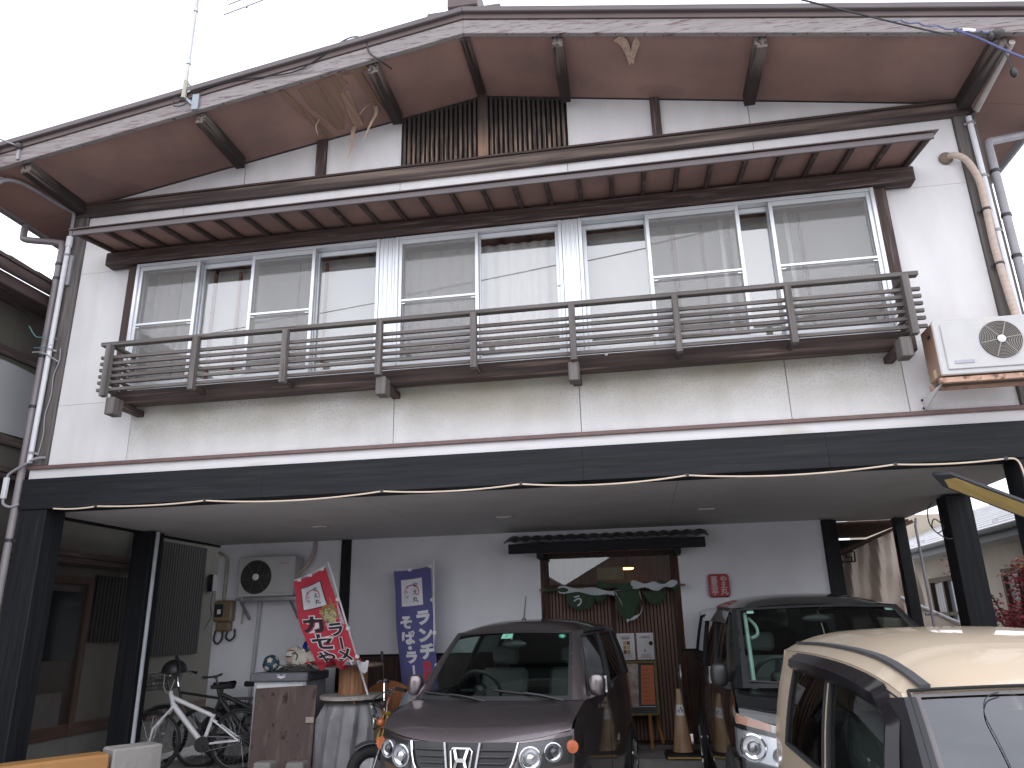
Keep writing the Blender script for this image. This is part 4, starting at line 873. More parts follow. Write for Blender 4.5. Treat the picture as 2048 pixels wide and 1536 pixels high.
for z in (4.95, 4.42): MB().lathe([(.036, -.01), (.036, .01)], (3.243, -.09, z), n=10).bar((3.18, -.06, z), (3.30, -.06, z), .012, .02).build('band', K['blk'], t)

t = thing('antenna_mast', 'thin grey aerial mast clamped to a purlin end at the left rake', 'antenna', (-4.0, -.93, 6.4))
MB().tube([(-4.085, -.97, 6.60), (-4.045, -1.02, 8.6)], .017, 8).build('mast', K['steel'], t, smooth=True)
for z in (6.98, 7.62): MB().lathe([(.023, -.02), (.023, .02)], (lerp(-4.085, -4.045, (z-6.6)/2), lerp(-.97, -1.02, (z-6.6)/2), z), n=10).build('joint', K['steel'], t)
MB().tube([(-4.09, -.97, 6.56), (-4.08, -.975, 6.76)], .026, 8).build('clamp_tube', mat('yellowed clamp', (.34, .33, .27), .6), t, smooth=True)
MB().bar((-4.085, -.96, 6.58), (-3.98, -.94, 6.48), .012, .03).bar((-4.07, -.965, 6.74), (-3.98, -.945, 6.66), .012, .02).box(-4.0, -3.93, -.965, -.937, 6.42, 6.60).build('bracket', mat('blue grey bracket', (.25, .28, .31), .5, .4), t, bev=.003)
MB().tube(bez([(-4.06, -.97, 6.86), (-4.0, -.98, 6.77), (-3.985, -.975, 6.68), (-4.05, -.98, 6.62)], 6), .006, 6).build('white_lead', K['pvcw'], t, smooth=True)
MB().tube(bez([(-4.08, -.98, 6.56), (-4.16, -1.0, 6.55), (-4.17, -1.0, 6.47), (-4.08, -1.0, 6.45), (-4.03, -.99, 6.5), (-4.1, -.99, 6.54), (-4.13, -1.0, 6.48)], 6), .006, 6).build('cable_coil', K['blk'], t, smooth=True)
m = MB(); a, b = Vector((-4.05, -1.02, 8.45)), Vector((-3.50, -1.0, 7.55)); m.bar(a, b, .022, .022)
ab = (b-a).normalized(); pr_ = ab.cross(Vector((.15, -1, .2))).normalized()
for k, ln in ((.62, .10), (.70, .11), (.76, .12), (.82, .13), (.88, .14), (.985, .24)): p = a.lerp(b, k); m.tube([p-pr_*ln, p+pr_*ln], .008, 5)
m.build('yagi_elements', K['steel'], t)
t = tag(MB().tube(bez([(-4.0, -.97, 6.62), (-3.6, -.955, 6.70), (-3.0, -.955, 6.70), (-2.75, -.955, 6.80), (-2.48, -.96, 6.98), (-2.34, -.955, 7.02), (-2.24, -.95, 6.96), (-2.20, -.945, 6.82), (-2.10, -.94, 6.72), (-2.02, -.8, 6.72)], 8), .007, 6).build('cable', K['blk'], None, smooth=True), 'black aerial cable drooping across the left rake board', 'cable')
t = thing('power_cable', 'overhead service cable ending at the right rake corner', 'cable', (3.25, -.95, 6.2))
P_ = [(3.20, -.95, 6.08), (2.84, -1.12, 6.01), (2.25, -1.4, 5.95), (-2, -3.2, 6.3), (-10, -6.5, 7.2)]
MB().tube(bez(P_, 8), .008, 6).build('black_line', K['blk'], t, smooth=True)
m = MB(); q = bez([(p[0]+.01, p[1], p[2]+.02) for p in P_[:3]], 14)
m.tube([p+Vector((.012*math.sin(i*1.7), 0, .012*math.cos(i*1.7))) for i, p in enumerate(q)], .006, 5)
m.tube(bez([(2.80, -1.14, 6.02), (3.02, -1.06, 5.96), (3.22, -1.0, 5.86), (3.45, -1.0, 5.68)], 8), .010, 6); m.build('blue_line', mat('blue cable', (.10, .11, .26), .5), t, smooth=True)
MB().sph((3.21, -.96, 6.08), .05, (1, .8, .8)).sph((3.15, -.96, 6.06), .03).build('insulator', mat('dark insulator', (.05, .045, .045), .5), t, smooth=True)
MB().tube([(2.86, -1.125, 6.02), (2.98, -1.07, 6.045)], .016, 8).build('splice_sleeve', K['chrome'], t, smooth=True)
MB().tube(bez([(3.20, -1.0, 5.87), (3.21, -1.0, 5.78), (3.22, -1.0, 5.70)], 5), .006, 5).sph((3.225, -1.0, 5.65), .035, (.8, .8, 1.3)).build('hanging_connector', K['blk'], t, smooth=True)
t = thing('power_cable', 'tangle of blue and grey service wires at the left rake corner', 'cable', (-6.0, -.95, 6.2))
MB().bar((-5.87, -.93, 6.26), (-5.86, -.93, 6.12), .05, .03).tube(bez([(-5.86, -.95, 6.27), (-6.1, -1.1, 6.35), (-6.6, -1.6, 6.6), (-9, -5, 7.6)], 8), .008, 6).build('grey_line', K['pvcg'], t, smooth=True)
MB().tube(bez([(-6.4, -1.0, 6.36), (-6.17, -1.0, 6.33), (-6.11, -1.0, 6.20), (-6.12, -1.0, 6.06), (-6.2, -1.0, 5.98)], 8), .013, 6).build('blue_line', mat('bright blue cable', (.06, .12, .42), .5), t, smooth=True)
MB().tube(bez([(-6.25, -1.02, 6.36), (-6.09, -1.02, 6.25), (-6.06, -1.0, 6.1), (-6.08, -1.0, 5.98), (-6.2, -1.0, 5.85)], 8), .009, 6).tube(bez([(-6.12, -.82, 6.02), (-6.16, -.9, 5.98), (-6.3, -1.0, 6.0)], 6), .008, 6).build('black_line', K['pvcg'], t, smooth=True)
MB().sph((-5.87, -.95, 6.27), .04).build('insulator', mat('dark insulator', (.05, .045, .045), .5), t)

# ------------------------------------------------------------------ air conditioners
def ac_unit(t, x0, x1, y0, y1, z0, z1, fx, fz, fr, mside, dark):
    rows = []
    MB().box(x0, x1, y0+.02, y1, z0+.012, z1).build('casing', mside, t, bev=.012)
    MB().box(x0-.004, x1+.004, y0, y0+.0195, z0+.010, z1+.004).build('front_panel', K['acw'], t, bev=.008)
    MB().box(x0+.05, x1-.03, y0-.012, y0-.0005, z0+.05, z1-.035).build('raised_panel', K['acw'], t, bev=.010)
    g = MB().lathe([(fr, 0), (fr, .004), (fr*.98, .005), (.001, .005)], (fx, y0-.013, fz), (0, -1, 0), 36).build('fan_opening', K['blk'], t)
    m = MB(); n = 10 if not dark else 12
    for k in range(n):
        r = lerp(fr*.30, fr*.97, k/(n-1)); m.tube([(fx+r*math.cos(q), y0-.024, fz+r*math.sin(q)) for q in [2*math.pi*j/36 for j in range(36)]], .0022, 4, closed=True)
    for k in range(6):
        q = k*math.pi/3+.15; m.tube([(fx+fr*.2*math.cos(q), y0-.028, fz+fr*.2*math.sin(q)), (fx+fr*.99*math.cos(q), y0-.022, fz+fr*.99*math.sin(q))], .004, 4)
    m.build('fan_guard', mat('guard wire grey', (.09, .09, .09), .5) if dark else mat('guard wire', (.34, .31, .28), .5), g)
    MB().lathe([(fr*.2, 0), (fr*.2, .016), (fr*.16, .022), (.001, .024)], (fx, y0-.014, fz), (0, -1, 0), 24).build('fan_hub', K['white'], g, smooth=True)
    return g
t = thing('air_conditioner', 'old ivory air conditioner unit with browned side on rusty wall brackets', 'air conditioner', (2.9, -.35, 3.3))
ac_unit(t, 2.455, 3.27, -.46, -.19, 3.335, 3.80, 2.925, 3.605, .155, K['acbr'], False)
MB().box(2.56, 2.70, -.478, -.4735, 3.43, 3.455).build('name_plate', mat('grey name plate', (.33, .33, .38), .4), t)
MB().box(2.450, 2.4545, -.38, -.33, 3.69, 3.715).build('side_grip', K['blk'], t)
MB().box(2.451, 2.4545, -.36, -.31, 3.36, 3.43).build('side_sticker', mat('cream sticker', (.6, .47, .33), .6), t)
MB().box(2.44, 3.32, -.44, -.40, 3.290, 3.333).box(2.44, 3.32, -.24, -.20, 3.290, 3.333).build('support_rail', K['rust'], t, bev=.003)
MB().box(2.46, 3.32, -.39, -.25, 3.312, 3.334).build('drip_pan', mat('dark rusty pan', (.11, .085, .075), .7, layers=[((.3, .19, .14), 6, (1, 1, 1), .55, .7)]), t)
for x in (2.44, 3.28):
    MB().prism([(-.43, 3.285), (-.30, 3.285), (-.06, 3.27), (-.035, 3.30), (-.01, 3.30), (-.01, 3.18), (-.03, 3.18)], lambda y, z, x=x: (x, y, z), lambda y, z, x=x: (x+.014, y, z)).build('wall_bracket', K['wbolt'], t, bev=.002)
    for z in (3.20, 3.27): MB().lathe([(.010, 0), (.010, .012)], (x-.001, -.025, z), (-1, 0, 0), 8).build('bolt', K['blk'], t)
t = thing('air_conditioner', 'white air conditioner unit with dark round grille under the carport ceiling', 'air conditioner', (-4.95, 3.4, 2.0))
ac_unit(t, -5.42, -4.62, 3.30, 3.57, 2.0, 2.53, -5.16, 2.265, .225, K['acw'], True)
m = MB(); letter(m, 'TOSHIBA', lambda a, b: (a, 3.2865, b), -4.76, 2.44, .035); m.build('brand_mark', mat('red lettering', (.42, .05, .05), .6), t)
MB().box(-5.45, -4.58, 3.32, 3.35, 1.955, 1.998).box(-5.45, -4.58, 3.52, 3.55, 1.955, 1.998).box(-5.40, -5.36, 3.3, 3.638, 1.955, 1.996).box(-4.68, -4.64, 3.3, 3.638, 1.955, 1.996).build('support_rail', K['steel'], t)
for x in (-5.38, -4.66): MB().bar((x, 3.34, 1.95), (x, 3.62, 1.72), .03, .03).build('brace', K['steel'], t)
MB().tube(bez([(-5.2, 3.52, 1.96), (-5.22, 3.56, 1.86), (-5.23, 3.58, 1.7)], 5)+[(-5.27, 3.59, .9), (-5.30, 3.59, .16)], .022, 8).build('drain_pipe', mat('grey white drain pipe', (.46, .46, .47), .5), t, smooth=True)
MB().tube(bez([(-4.66, 3.50, 2.30), (-4.52, 3.50, 2.42), (-4.48, 3.58, 2.58), (-4.48, 3.63, 2.74)], 6), .03, 8).build('taped_pipe', K['tape'], t, smooth=True)
t = thing('electric_meter', 'brown electric meter box with black cable loops on the white wall', 'meter', (-5.72, 3.6, 1.6))
MB().box(-5.87, -5.60, 3.50, 3.638, 1.70, 1.98).box(-5.84, -5.63, 3.53, 3.638, 1.57, 1.699).build('case', mat('brown meter case', (.20, .145, .085), .45, coat=.3), t, bev=.02)
MB().box(-5.845, -5.72, 3.490, 3.4995, 1.76, 1.93).build('meter_window', mat('meter window', (.03, .045, .045), .1), t, bev=.004)
MB().box(-5.80, -5.75, 3.4855, 3.4895, 1.80, 1.86).build('meter_dial', K['white'], t)
MB().tube([(-5.78, 3.60, 1.98), (-5.78, 3.60, 2.50)], .025, 8).tube(bez([(-5.78, 3.60, 2.50), (-5.79, 3.58, 2.58), (-5.86, 3.58, 2.62), (-5.92, 3.6, 2.64)], 5), .02, 8).build('riser_pipe', mat('beige riser', (.38, .35, .31), .6), t, smooth=True)
for x, d in ((-5.80, .17), (-5.62, .13)): MB().tube(bez([(x-.05, 3.58, 1.58), (x-.06, 3.57, 1.58-d*.7), (x, 3.57, 1.58-d), (x+.06, 3.57, 1.58-d*.6), (x+.05, 3.58, 1.60)], 6), .013, 8).build('cable_loop', K['blk'], t, smooth=True)
MB().tube([(-5.48, 3.60, 1.66), (-5.48, 3.60, 2.0)], .012, 6).build('side_conduit', mat('beige riser', (.38, .35, .31), .6), t)
tag(MB().tube([(-5.755, 1.90, 2.74), (-5.755, 1.90, .35), (-5.80, 1.86, .30)], .024, 10).build('drain_pipe', mat('pale blue grey pipe', (.46, .49, .53), .45), None, smooth=True), 'pale grey drain pipe beside the second left pillar', 'pipe')
tag(MB().tube([(-5.36, 3.625, .1), (-5.36, 3.625, 1.65)], .012, 6).build('wall_trim', K['pvcw'], None), 'thin white vertical trim on the wall under the lower air conditioner', 'trim') if 0 else None
# ------------------------------------------------------------------ banners
K['pole'] = mat('white banner pole', (.66, .66, .68), .4)
def banner(t, surf, cloth, w, h, big, small):
    """surf(u,v): u 0..w across, v 0..h down"""
    rows = [[surf(w*i/12, h*j/30) for i in range(13)] for j in range(31)]
    return MB().grid(rows).build('cloth', cloth, t, smooth=True, thick=.002)
ink = mat('black print', (.018, .018, .024), .8); wht = mat('white print', (.62, .62, .66), .8); redp = mat('red print', (.46, .05, .08), .8); gry = mat('grey print', (.22, .22, .24), .8)
def logo(par, fn, cx, cy, w, h, rim):
    if rim:
        MB().grid([[fn(cx+a*w*.54/5, cy+b*h*.535/8, .004) for a in range(-5, 6)] for b in range(-8, 9)]).build('print_rim', ink, par)
    MB().grid([[fn(cx+w*.1*a, cy+h*.5*b/8, .0065) for a in range(-5, 6)] for b in range(-8, 9)]).build('print_panel', wht, par)
    m = MB(); r0 = .30*w; k = 30
    a0, a1 = rad(150), rad(395); q = [lerp(a0, a1, i/k) for i in range(k+1)]
    V = []
    for i, x in enumerate(q):
        th_ = .045*w*math.sin(math.pi*(i+1)/(k+2))**.6
        for s_ in (-1, 1): V.append(fn(cx+(r0+s_*th_/2)*math.cos(x)*1.12, cy+(r0+s_*th_/2)*math.sin(x)*1.12, .009))
    m.add(V, [(2*i, 2*i+1, 2*i+3, 2*i+2) for i in range(k)]); m.build('print_ring', redp, par)
    m = MB()
    for i, ch in enumerate('やえ丸'): letter(m, ch, lambda a, b: fn(a, -b, .0105), cx+.17*w, -(cy-.27*h+.27*h*i), .27*w, .015)
    m.build('print_name', ink, par)
    m = MB()
    for i, ch in enumerate('喜楽亭'): letter(m, ch, lambda a, b: fn(a, -b, .0105), cx-.22*w, -(cy-.22*h+.19*h*i), .15*w, .008)
    m.build('print_small_name', gry, par)
def make_banner(name, label, T, w, h, cloth, wave, pole_pts, kind):
    t = thing(name, label, 'banner', tuple(Vector(pole_pts[0])), 'banners in front of the shop')
    def fn(u, v, off=.0):      # u from left, v down
        return T(u, v) + Vector((0, -1, 0))*(off+.001)
    cl = MB().grid([[fn(w*i/14, h*j/40) for i in range(15)] for j in range(41)]).build('cloth', cloth, t, smooth=True)
    MB().tube(pole_pts, .012, 8).build('pole', K['pole'], t, smooth=True)
    return t, fn, cl
def Tred(u, v):
    w, h = .46, 1.22
    TL, TR, BL, BR = Vector((-4.17, 2.36, 2.13)), Vector((-3.77, 2.34, 2.285)), Vector((-3.79, 2.30, 1.165)), Vector((-3.25, 2.27, 1.165))
    a, b = u/w, v/h; p = TL.lerp(TR, a).lerp(BL.lerp(BR, a), b)
    p.x -= .06*math.sin(math.pi*b)*(1-a); p.z -= .02*math.sin(math.pi*a)*(1-b)
    p.y += .018*math.sin(b*9+a*3)+.012*math.sin(a*8-b*4)
    return p
red = mat('red banner cloth', (.46, .035, .06), .8, var=.06, scale=4)
t, fn, cl = make_banner('banner', 'red leaning ramen banner with black brush letters above the cable drum', Tred, .46, 1.22, red, 0, [(-3.10, 2.30, .70), (-3.735, 2.345, 2.34)], 'red')
logo(cl, fn, .215, .29, .27, .31, True)
for ch, u, v, s in (('カ', .135, .66, .25), ('セ', .165, .90, .235), ('や', .145, 1.12, .20), ('ラ', .345, .77, .19), ('ー', .355, .945, .17), ('メ', .345, 1.09, .19)):
    m = MB(); letter(m, ch, lambda a, b: fn(a, -b, .006), u, -v, s, .080, rot=-.10 if ch != 'ー' else 1.47)
    m.build('print_outline', wht, cl, kind='stuff'); m = MB(); letter(m, ch, lambda a, b: fn(a, -b, .009), u, -v, s, .034, rot=-.10 if ch != 'ー' else 1.47); m.build('print_letter', ink, cl)
rng = random.Random(3); cols = [mat('print carrot', (.38, .16, .06), .8), mat('print leek', (.10, .19, .06), .8), mat('print noodle', (.48, .40, .24), .8), mat('print pale bowl', (.46, .34, .42), .8)]
V = []; m = MB(); m.add([fn(u, v, .003) for u, v in ((.34, .49), (.455, .46), (.455, .72), (.35, .78), (.25, .70))], [(0, 1, 2, 3, 4)]); m.build('print_bowl', cols[3], cl)
for k in range(3):
    m = MB()
    for i in range(46):
        a = rng.gauss(.33, .035); b = rng.gauss(.50+.09*k if k < 2 else .60, .045); q = rng.uniform(0, 3.14); L_ = rng.uniform(.02, .05); wd = rng.uniform(.004, .009)
        ca, sa = math.cos(q), math.sin(q); o = .0045+.0006*k+i*.00001
        pts = [(a+ca*L_-sa*wd, b+sa*L_+ca*wd), (a-ca*L_-sa*wd, b-sa*L_+ca*wd), (a-ca*L_+sa*wd, b-sa*L_-ca*wd), (a+ca*L_+sa*wd, b+sa*L_-ca*wd)]
        m.add([fn(min(max(x, .01), .452), y, o) for x, y in pts], [(0, 1, 2, 3)])
    m.build('print_topping', cols[k], cl)
MB().tube([fn(.0, -.012), fn(.23, -.02), fn(.47, -.012)], .007, 6).build('cross_rod', K['pole'], t)
for p in (fn(.06, -.006), fn(.23, -.012), fn(.40, -.006), fn(.462, .42), fn(.462, .78), fn(.462, 1.12)): MB().box(p.x-.012, p.x+.035, p.y-.006, p.y+.006, p.z-.018, p.z+.018).build('tab', K['pole'], t)
rows = [[Vector((lerp(-3.79, -3.16, i/16), 2.18-.09*j+.10*(i/16)*0, 1.190+.030*math.sin(i*1.3+j)+.014*j*math.sin(i*.9))) for i in range(17)] for j in range(-2, 4)]
MB().grid(rows).build('bunched_hem', red, t, smooth=True)
MB().grid([[Vector((lerp(-3.30, -3.05, i/8), 2.02-.035*j+.02*math.sin(i*1.4+j), 1.205+.03*math.sin(i*1.9+j*1.3)-.012*max(0, i-5)*j)) for i in range(9)] for j in range(5)]).build('bunched_print', wht, t, smooth=True)
def Tblue(u, v):
    w, h = .48, 1.75
    TL, TR, BL, BR = Vector((-3.20, 3.26, 2.275)), Vector((-2.70, 3.24, 2.325)), Vector((-2.97, 3.20, .55)), Vector((-2.52, 3.18, .55))
    a, b = u/w, v/h; p = TL.lerp(TR, a).lerp(BL.lerp(BR, a), b)
    p.x -= .03*math.sin(math.pi*b*.9)*(1-.7*a); p.z -= .015*math.sin(math.pi*a)*(1-b); p.y += .02*math.sin(b*11+a*2)*(1-a*.6)+.01*math.sin(a*7+b*5)
    return p
blue = mat('violet blue banner cloth', (.085, .085, .235), .8, var=.06, scale=4)
t, fn, cl = make_banner('banner', 'violet blue lunch banner hanging upright beside the middle car', Tblue, .48, 1.75, blue, 0, [(-2.60, 3.20, .15), (-2.655, 3.245, 2.40)], 'blue')
logo(cl, fn, .225, .29, .28, .34, False)
for ch, u, v, s, r in (('ラ', .355, .62, .19, 0), ('ン', .365, .83, .19, 0), ('チ', .37, 1.03, .20, 0), ('そ', .135, .66, .17, 0), ('ば', .15, .85, .17, 0), ('・', .155, .975, .15, 0), ('ラ', .165, 1.09, .16, 0), ('ー', .175, 1.25, .14, 1.57), ('メ', .175, 1.39, .16, 0), ('ン', .18, 1.56, .16, 0)):
    m = MB(); letter(m, ch, lambda a, b: fn(a, -b, .005), u, -v, s, .060, rot=r); m.build('print_letter', wht, cl)
for i, ch in enumerate('営業中'):
    v = 1.20+.115*i
    MB().grid([[fn(.30+.10*a, v-.052+.104*b, .004) for a in (0, .5, 1)] for b in (0, .5, 1)]).build('print_panel', redp, cl)
    m = MB(); letter(m, ch, lambda a, b: fn(a, -b, .006), .35, -v, .085, .0); m.build('print_character', mat('print dark red', (.25, .03, .05), .8), cl)
MB().tube([fn(.0, -.012), fn(.49, -.012)], .007, 6).build('cross_rod', K['pole'], t)
for p in (fn(.20, -.006), fn(.468, .0), fn(.468, .42), fn(.468, .82), fn(.468, 1.2)): MB().box(p.x-.012, p.x+.035, p.y-.006, p.y+.006, p.z-.02, p.z+.02).build('tab', K['pole'], t)

# ------------------------------------------------------------------ clutter on the left of the carport
t = thing('storage_cabinet', 'grey and white storage cabinet behind the plywood sheet', 'cabinet', (-4.25, 2.75, 0))
MB().box(-4.64, -3.98, 2.46, 3.05, .02, .985).build('cabinet_body', mat('pale grey cabinet', (.42, .44, .48), .5), t, bev=.01)
MB().box(-4.68, -3.95, 2.42, 3.07, .987, 1.085).build('lid', mat('slate grey lid', (.16, .165, .19), .5), t, bev=.012)
MB().box(-4.60, -4.02, 2.452, 2.459, .50, .955).build('door_panel', K['white'], t, bev=.004)
m = MB()
for sg in (-1, 1): m.add([(-4.28, 2.4185, 1.018), (-4.28+sg*.05, 2.4185, 1.035), (-4.28+sg*.055, 2.4185, 1.045), (-4.28+sg*.0, 2.4185, 1.05)], [(0, 1, 2, 3)]); m.add([(-4.28+sg*.02, 2.4185, 1.055), (-4.28+sg*.055, 2.4185, 1.058), (-4.28+sg*.05, 2.4185, 1.066), (-4.28+sg*.02, 2.4185, 1.063)], [(0, 1, 2, 3)])
m.build('lid_emblem', K['white'], t)
def ball(c, r, base, spots, label, kind):
    o = MB().sph(c, r, nu=28, nv=18).build('soccer_ball', [base], None, smooth=True); tag(o, label, 'ball')
    ph = (1+5**.5)/2; D12 = [Vector(d).normalized() for d in ((0, 1, ph), (0, -1, ph), (0, 1, -ph), (0, -1, -ph), (1, ph, 0), (-1, ph, 0), (1, -ph, 0), (-1, -ph, 0), (ph, 0, 1), (-ph, 0, 1), (ph, 0, -1), (-ph, 0, -1))]
    rot = Matrix.Rotation(kind, 3, 'X') @ Matrix.Rotation(kind*.7, 3, 'Z')
    for d in D12:
        d = rot @ d; a = d.cross(Vector((.3, .2, 1))).normalized(); b = d.cross(a)
        MB().grid([[Vector(c)+(d+(a*math.cos(q)+b*math.sin(q))*.40*s_).normalized()*r*1.012 for q in [2*math.pi*k/5 for k in range(6)]] for s_ in (.01, .35, .7, 1)]).build('patch', spots, o)
    return o
ball((-4.50, 2.58, 1.185), .10, mat('teal ball', (.02, .055, .085), .45), mat('cream patch', (.50, .46, .38), .6), 'teal soccer ball with cream patches on the cabinet', .6)
ball((-4.28, 2.70, 1.235), .115, mat('white ball', (.60, .55, .50), .5), mat('orange patch', (.55, .25, .10), .5), 'white soccer ball with orange and black marks on the cabinet', .25) if 0 else None
o = MB().sph((-4.27, 2.72, 1.26), .115, nu=28, nv=18).build('soccer_ball', mat('off white ball', (.62, .57, .52), .45), None, smooth=True); tag(o, 'off white soccer ball with black and orange stripes on the cabinet', 'ball')
c = Vector((-4.27, 2.72, 1.26))
for a0, a1, tilt, mt in ((20, 160, .55, ink), (30, 150, .72, mat('orange stripe', (.6, .26, .07), .5)), (200, 300, .1, ink), (215, 290, -.12, bpy.data.materials['orange stripe'])):
    m = MB(); V = []
    for i in range(17):
        q = rad(lerp(a0, a1, i/16)); e = .5*math.sin(math.pi*i/16)*.16
        for s_ in (-1, 1):
            d = Vector((math.cos(q)*.8, -1.0, tilt+s_*e+.35*math.sin(q)*.4)).normalized(); V.append(c+d*.1165)
    m.add(V, [(2*i, 2*i+1, 2*i+3, 2*i+2) for i in range(16)]).build('stripe', mt, o)
def helmet(nm, label, c, sc, mt, trim, cat='helmet'):
    t = thing(nm, label, cat, c); c = Vector(c)
    rows = []
    for i in range(9):
        th_ = math.pi*.55*i/8; rows.append([c+Vector((math.sin(th_)*math.cos(q)*sc[0], math.sin(th_)*math.sin(q)*sc[1], math.cos(th_)*sc[2])) for q in [2*math.pi*j/24 for j in range(25)]])
    MB().grid(rows).build('shell', mt, t, smooth=True, thick=.006)
    return t, c
ht, c = helmet('helmet', 'glossy blue open face helmet beside the red banner', (-4.00, 2.62, 1.36), (.115, .125, .12), mat('blue gloss', (.012, .03, .19), .12, coat=1), 0)
MB().lathe([(.118, -.05), (.122, -.03), (.118, -.012)], c, n=24).build('rim_band', K['blk'], ht, smooth=True)
MB().box(c.x-.09, c.x+.06, c.y-.10, c.y+.06, 1.24, 1.33).build('padding', K['blk'], ht, bev=.03, smooth=True)
MB().box(c.x-.10, c.x-.04, c.y-.115, c.y-.03, 1.30, 1.345).build('white_visor_edge', K['white'], ht, bev=.01)
t = thing('goalkeeper_glove', 'crumpled white sports gloves beside the blue helmet', 'glove', (-4.1, 2.6, 1.2))
for cx, cz, sx, sz, q in ((-4.14, 1.24, .075, .10, .4), (-4.06, 1.22, .06, .09, -.3), (-3.93, 1.21, .06, .11, -.55)):
    M_ = Matrix.Translation((cx, 2.53, cz)) @ Matrix.Rotation(q, 4, 'Y')
    m = MB(M_); m.sph((0, 0, 0), 1, (sx, .04, sz), 14, 9)
    for k in range(4): m.tube([(-sx*.6+k*sx*.4, -.01, sz*.5), (-sx*.75+k*sx*.5, -.02, sz*1.15)], .016, 7)
    m.build('glove', mat('dirty white glove', (.50, .46, .41), .8, var=.15), t, smooth=True)
MB().tube([(-4.20, 2.49, 1.29), (-4.16, 2.49, 1.31), (-4.12, 2.49, 1.27), (-4.14, 2.49, 1.22)], .008, 6).build('glove_trim', ink, t)
t = thing('net_bag', 'dark heap of netting and bags lying on the cabinet lid', 'bag', (-4.15, 2.6, 1.09)); rg = random.Random(5)
rows = [[Vector((-4.15+.30*math.cos(q)*s_, 2.60+.16*math.sin(q)*s_, 1.088+.085*(1-s_*s_)+.02*rg.random()*(1-s_))) for q in [2*math.pi*j/26 for j in range(27)]] for s_ in (1, .9, .75, .55, .3, .05)]
MB().grid(rows).build('heap', mat('dark netting', (.035, .037, .033), .9, var=.4, scale=30, bump=.6, bscale=60), t, smooth=True)
for k in range(6): MB().tube(bez([(-4.42+.08*k, 2.44, 1.10+.03*rg.random()), (-4.32+.09*k, 2.45, 1.15+.03*rg.random()), (-4.22+.08*k, 2.46, 1.13), (-4.1+.08*k, 2.44, 1.10)], 5), .006, 5).build('strap', mat('net cord', (.09, .09, .085), .8), t)
t = MB().add([(x, y+d, z) for d in (0, .014) for x, y, z in ((-4.55, 2.30, .02), (-3.76, 2.20, .05), (-3.77, 2.30, .955), (-4.58, 2.40, .915))], [(0, 1, 2, 3), (7, 6, 5, 4), (0, 4, 5, 1), (1, 5, 6, 2), (2, 6, 7, 3), (3, 7, 4, 0)]).build('plywood_board', mat('stained plywood', (.115, .080, .076), .8, var=.22, scale=5, stretch=(1, 1, .35), layers=[((.045, .028, .026), 16, (1, 1, .6), .60, .68), ((.24, .18, .16), 5, (2, 1, .3), .55, .8)]), None); tag(t, 'stained brown plywood sheet leaning on the grey cabinet', 'board')
MB().box(-3.86, -3.765, 2.235, 2.242, .56, .62).build('paper_label', mat('beige paper', (.42, .36, .31), .8), t)
# drums
def staves(par, c, r, z0, z1, n, mt):
    for i in range(n):
        a0, a1 = 2*math.pi*i/n+.012, 2*math.pi*(i+1)/n-.012; rr = r+random.uniform(-.003, .003)
        V = [(c[0]+q*math.cos(a), c[1]+q*math.sin(a), z) for z in (z0, z1) for q, a in ((rr, a0), (rr, a1), (rr-.02, a1), (rr-.02, a0))]
        MB().add(V, [(0, 1, 5, 4), (1, 2, 6, 5), (2, 3, 7, 6), (3, 0, 4, 7), (3, 2, 1, 0), (4, 5, 6, 7)]).build('stave', mt, par)
stm = wood('orange drum stave', (.30, .155, .085), 'z', var=.25)
t = thing('cable_drum', 'small wooden cable drum with orange staves, standing on the covered drum', 'cable drum', (-3.38, 2.42, .82))
staves(t, (-3.38, 2.42), .165, .845, 1.145, 22, stm)
MB().lathe([(.34, 1.146), (.345, 1.16), (.34, 1.176), (.001, 1.178)], (-3.38, 2.42, 0), n=36).build('top_flange', wood('grey flange', (.22, .16, .125), 'x'), t, smooth=True, auto=.5)
MB().lathe([(.001, .80), (.37, .80), (.375, .82), (.37, .842), (.001, .844)], (-3.38, 2.42, 0), n=36).build('bottom_flange', wood('pale flange', (.36, .33, .31), 'x'), t, smooth=True, auto=.5)
for a in (-2.2, -1.2): MB().box(-3.38+.3*math.cos(a)-.03, -3.38+.3*math.cos(a)+.03, 2.42+.3*math.sin(a)-.02, 2.42+.3*math.sin(a)+.02, .765, .799).build('wood_block', stm, t)
t = thing('covered_drum', 'drum draped in a grey silver cloth under the small cable drum', 'drum', (-3.40, 2.45, 0))
rows = []
for j in range(14):
    z = lerp(.775, .03, j/13); f = min(1, j/3)
    rows.append([( -3.40+(.30+.05*f+.035*f*math.sin(q*9+j*.18)+.02*f*math.sin(q*17+1+j*.3)+.03*j/13)*math.cos(q), 2.45+(.28+.04*f+.03*f*math.sin(q*9+j*.18)+.02*f*math.sin(q*17+1+j*.3))*math.sin(q), z+.012*math.sin(q*5)*f) for q in [2*math.pi*k/90 for k in range(91)]])
rows.insert(0, [(-3.40, 2.45, .785)]*91)
MB().grid(rows).build('cloth_cover', mat('grey silver cloth', (.24, .24, .255), .55, var=.15, scale=6, bump=.2, bscale=18), t, smooth=True)
MB().lathe([(.36, .765), (.36, .79)], (-3.40, 2.45, 0), n=36).build('drum_top', K['dark'], t)
t = thing('round_table_top', 'orange brown round wooden disc standing behind the small motorcycle', 'wooden disc', (-3.12, 2.95, .2))
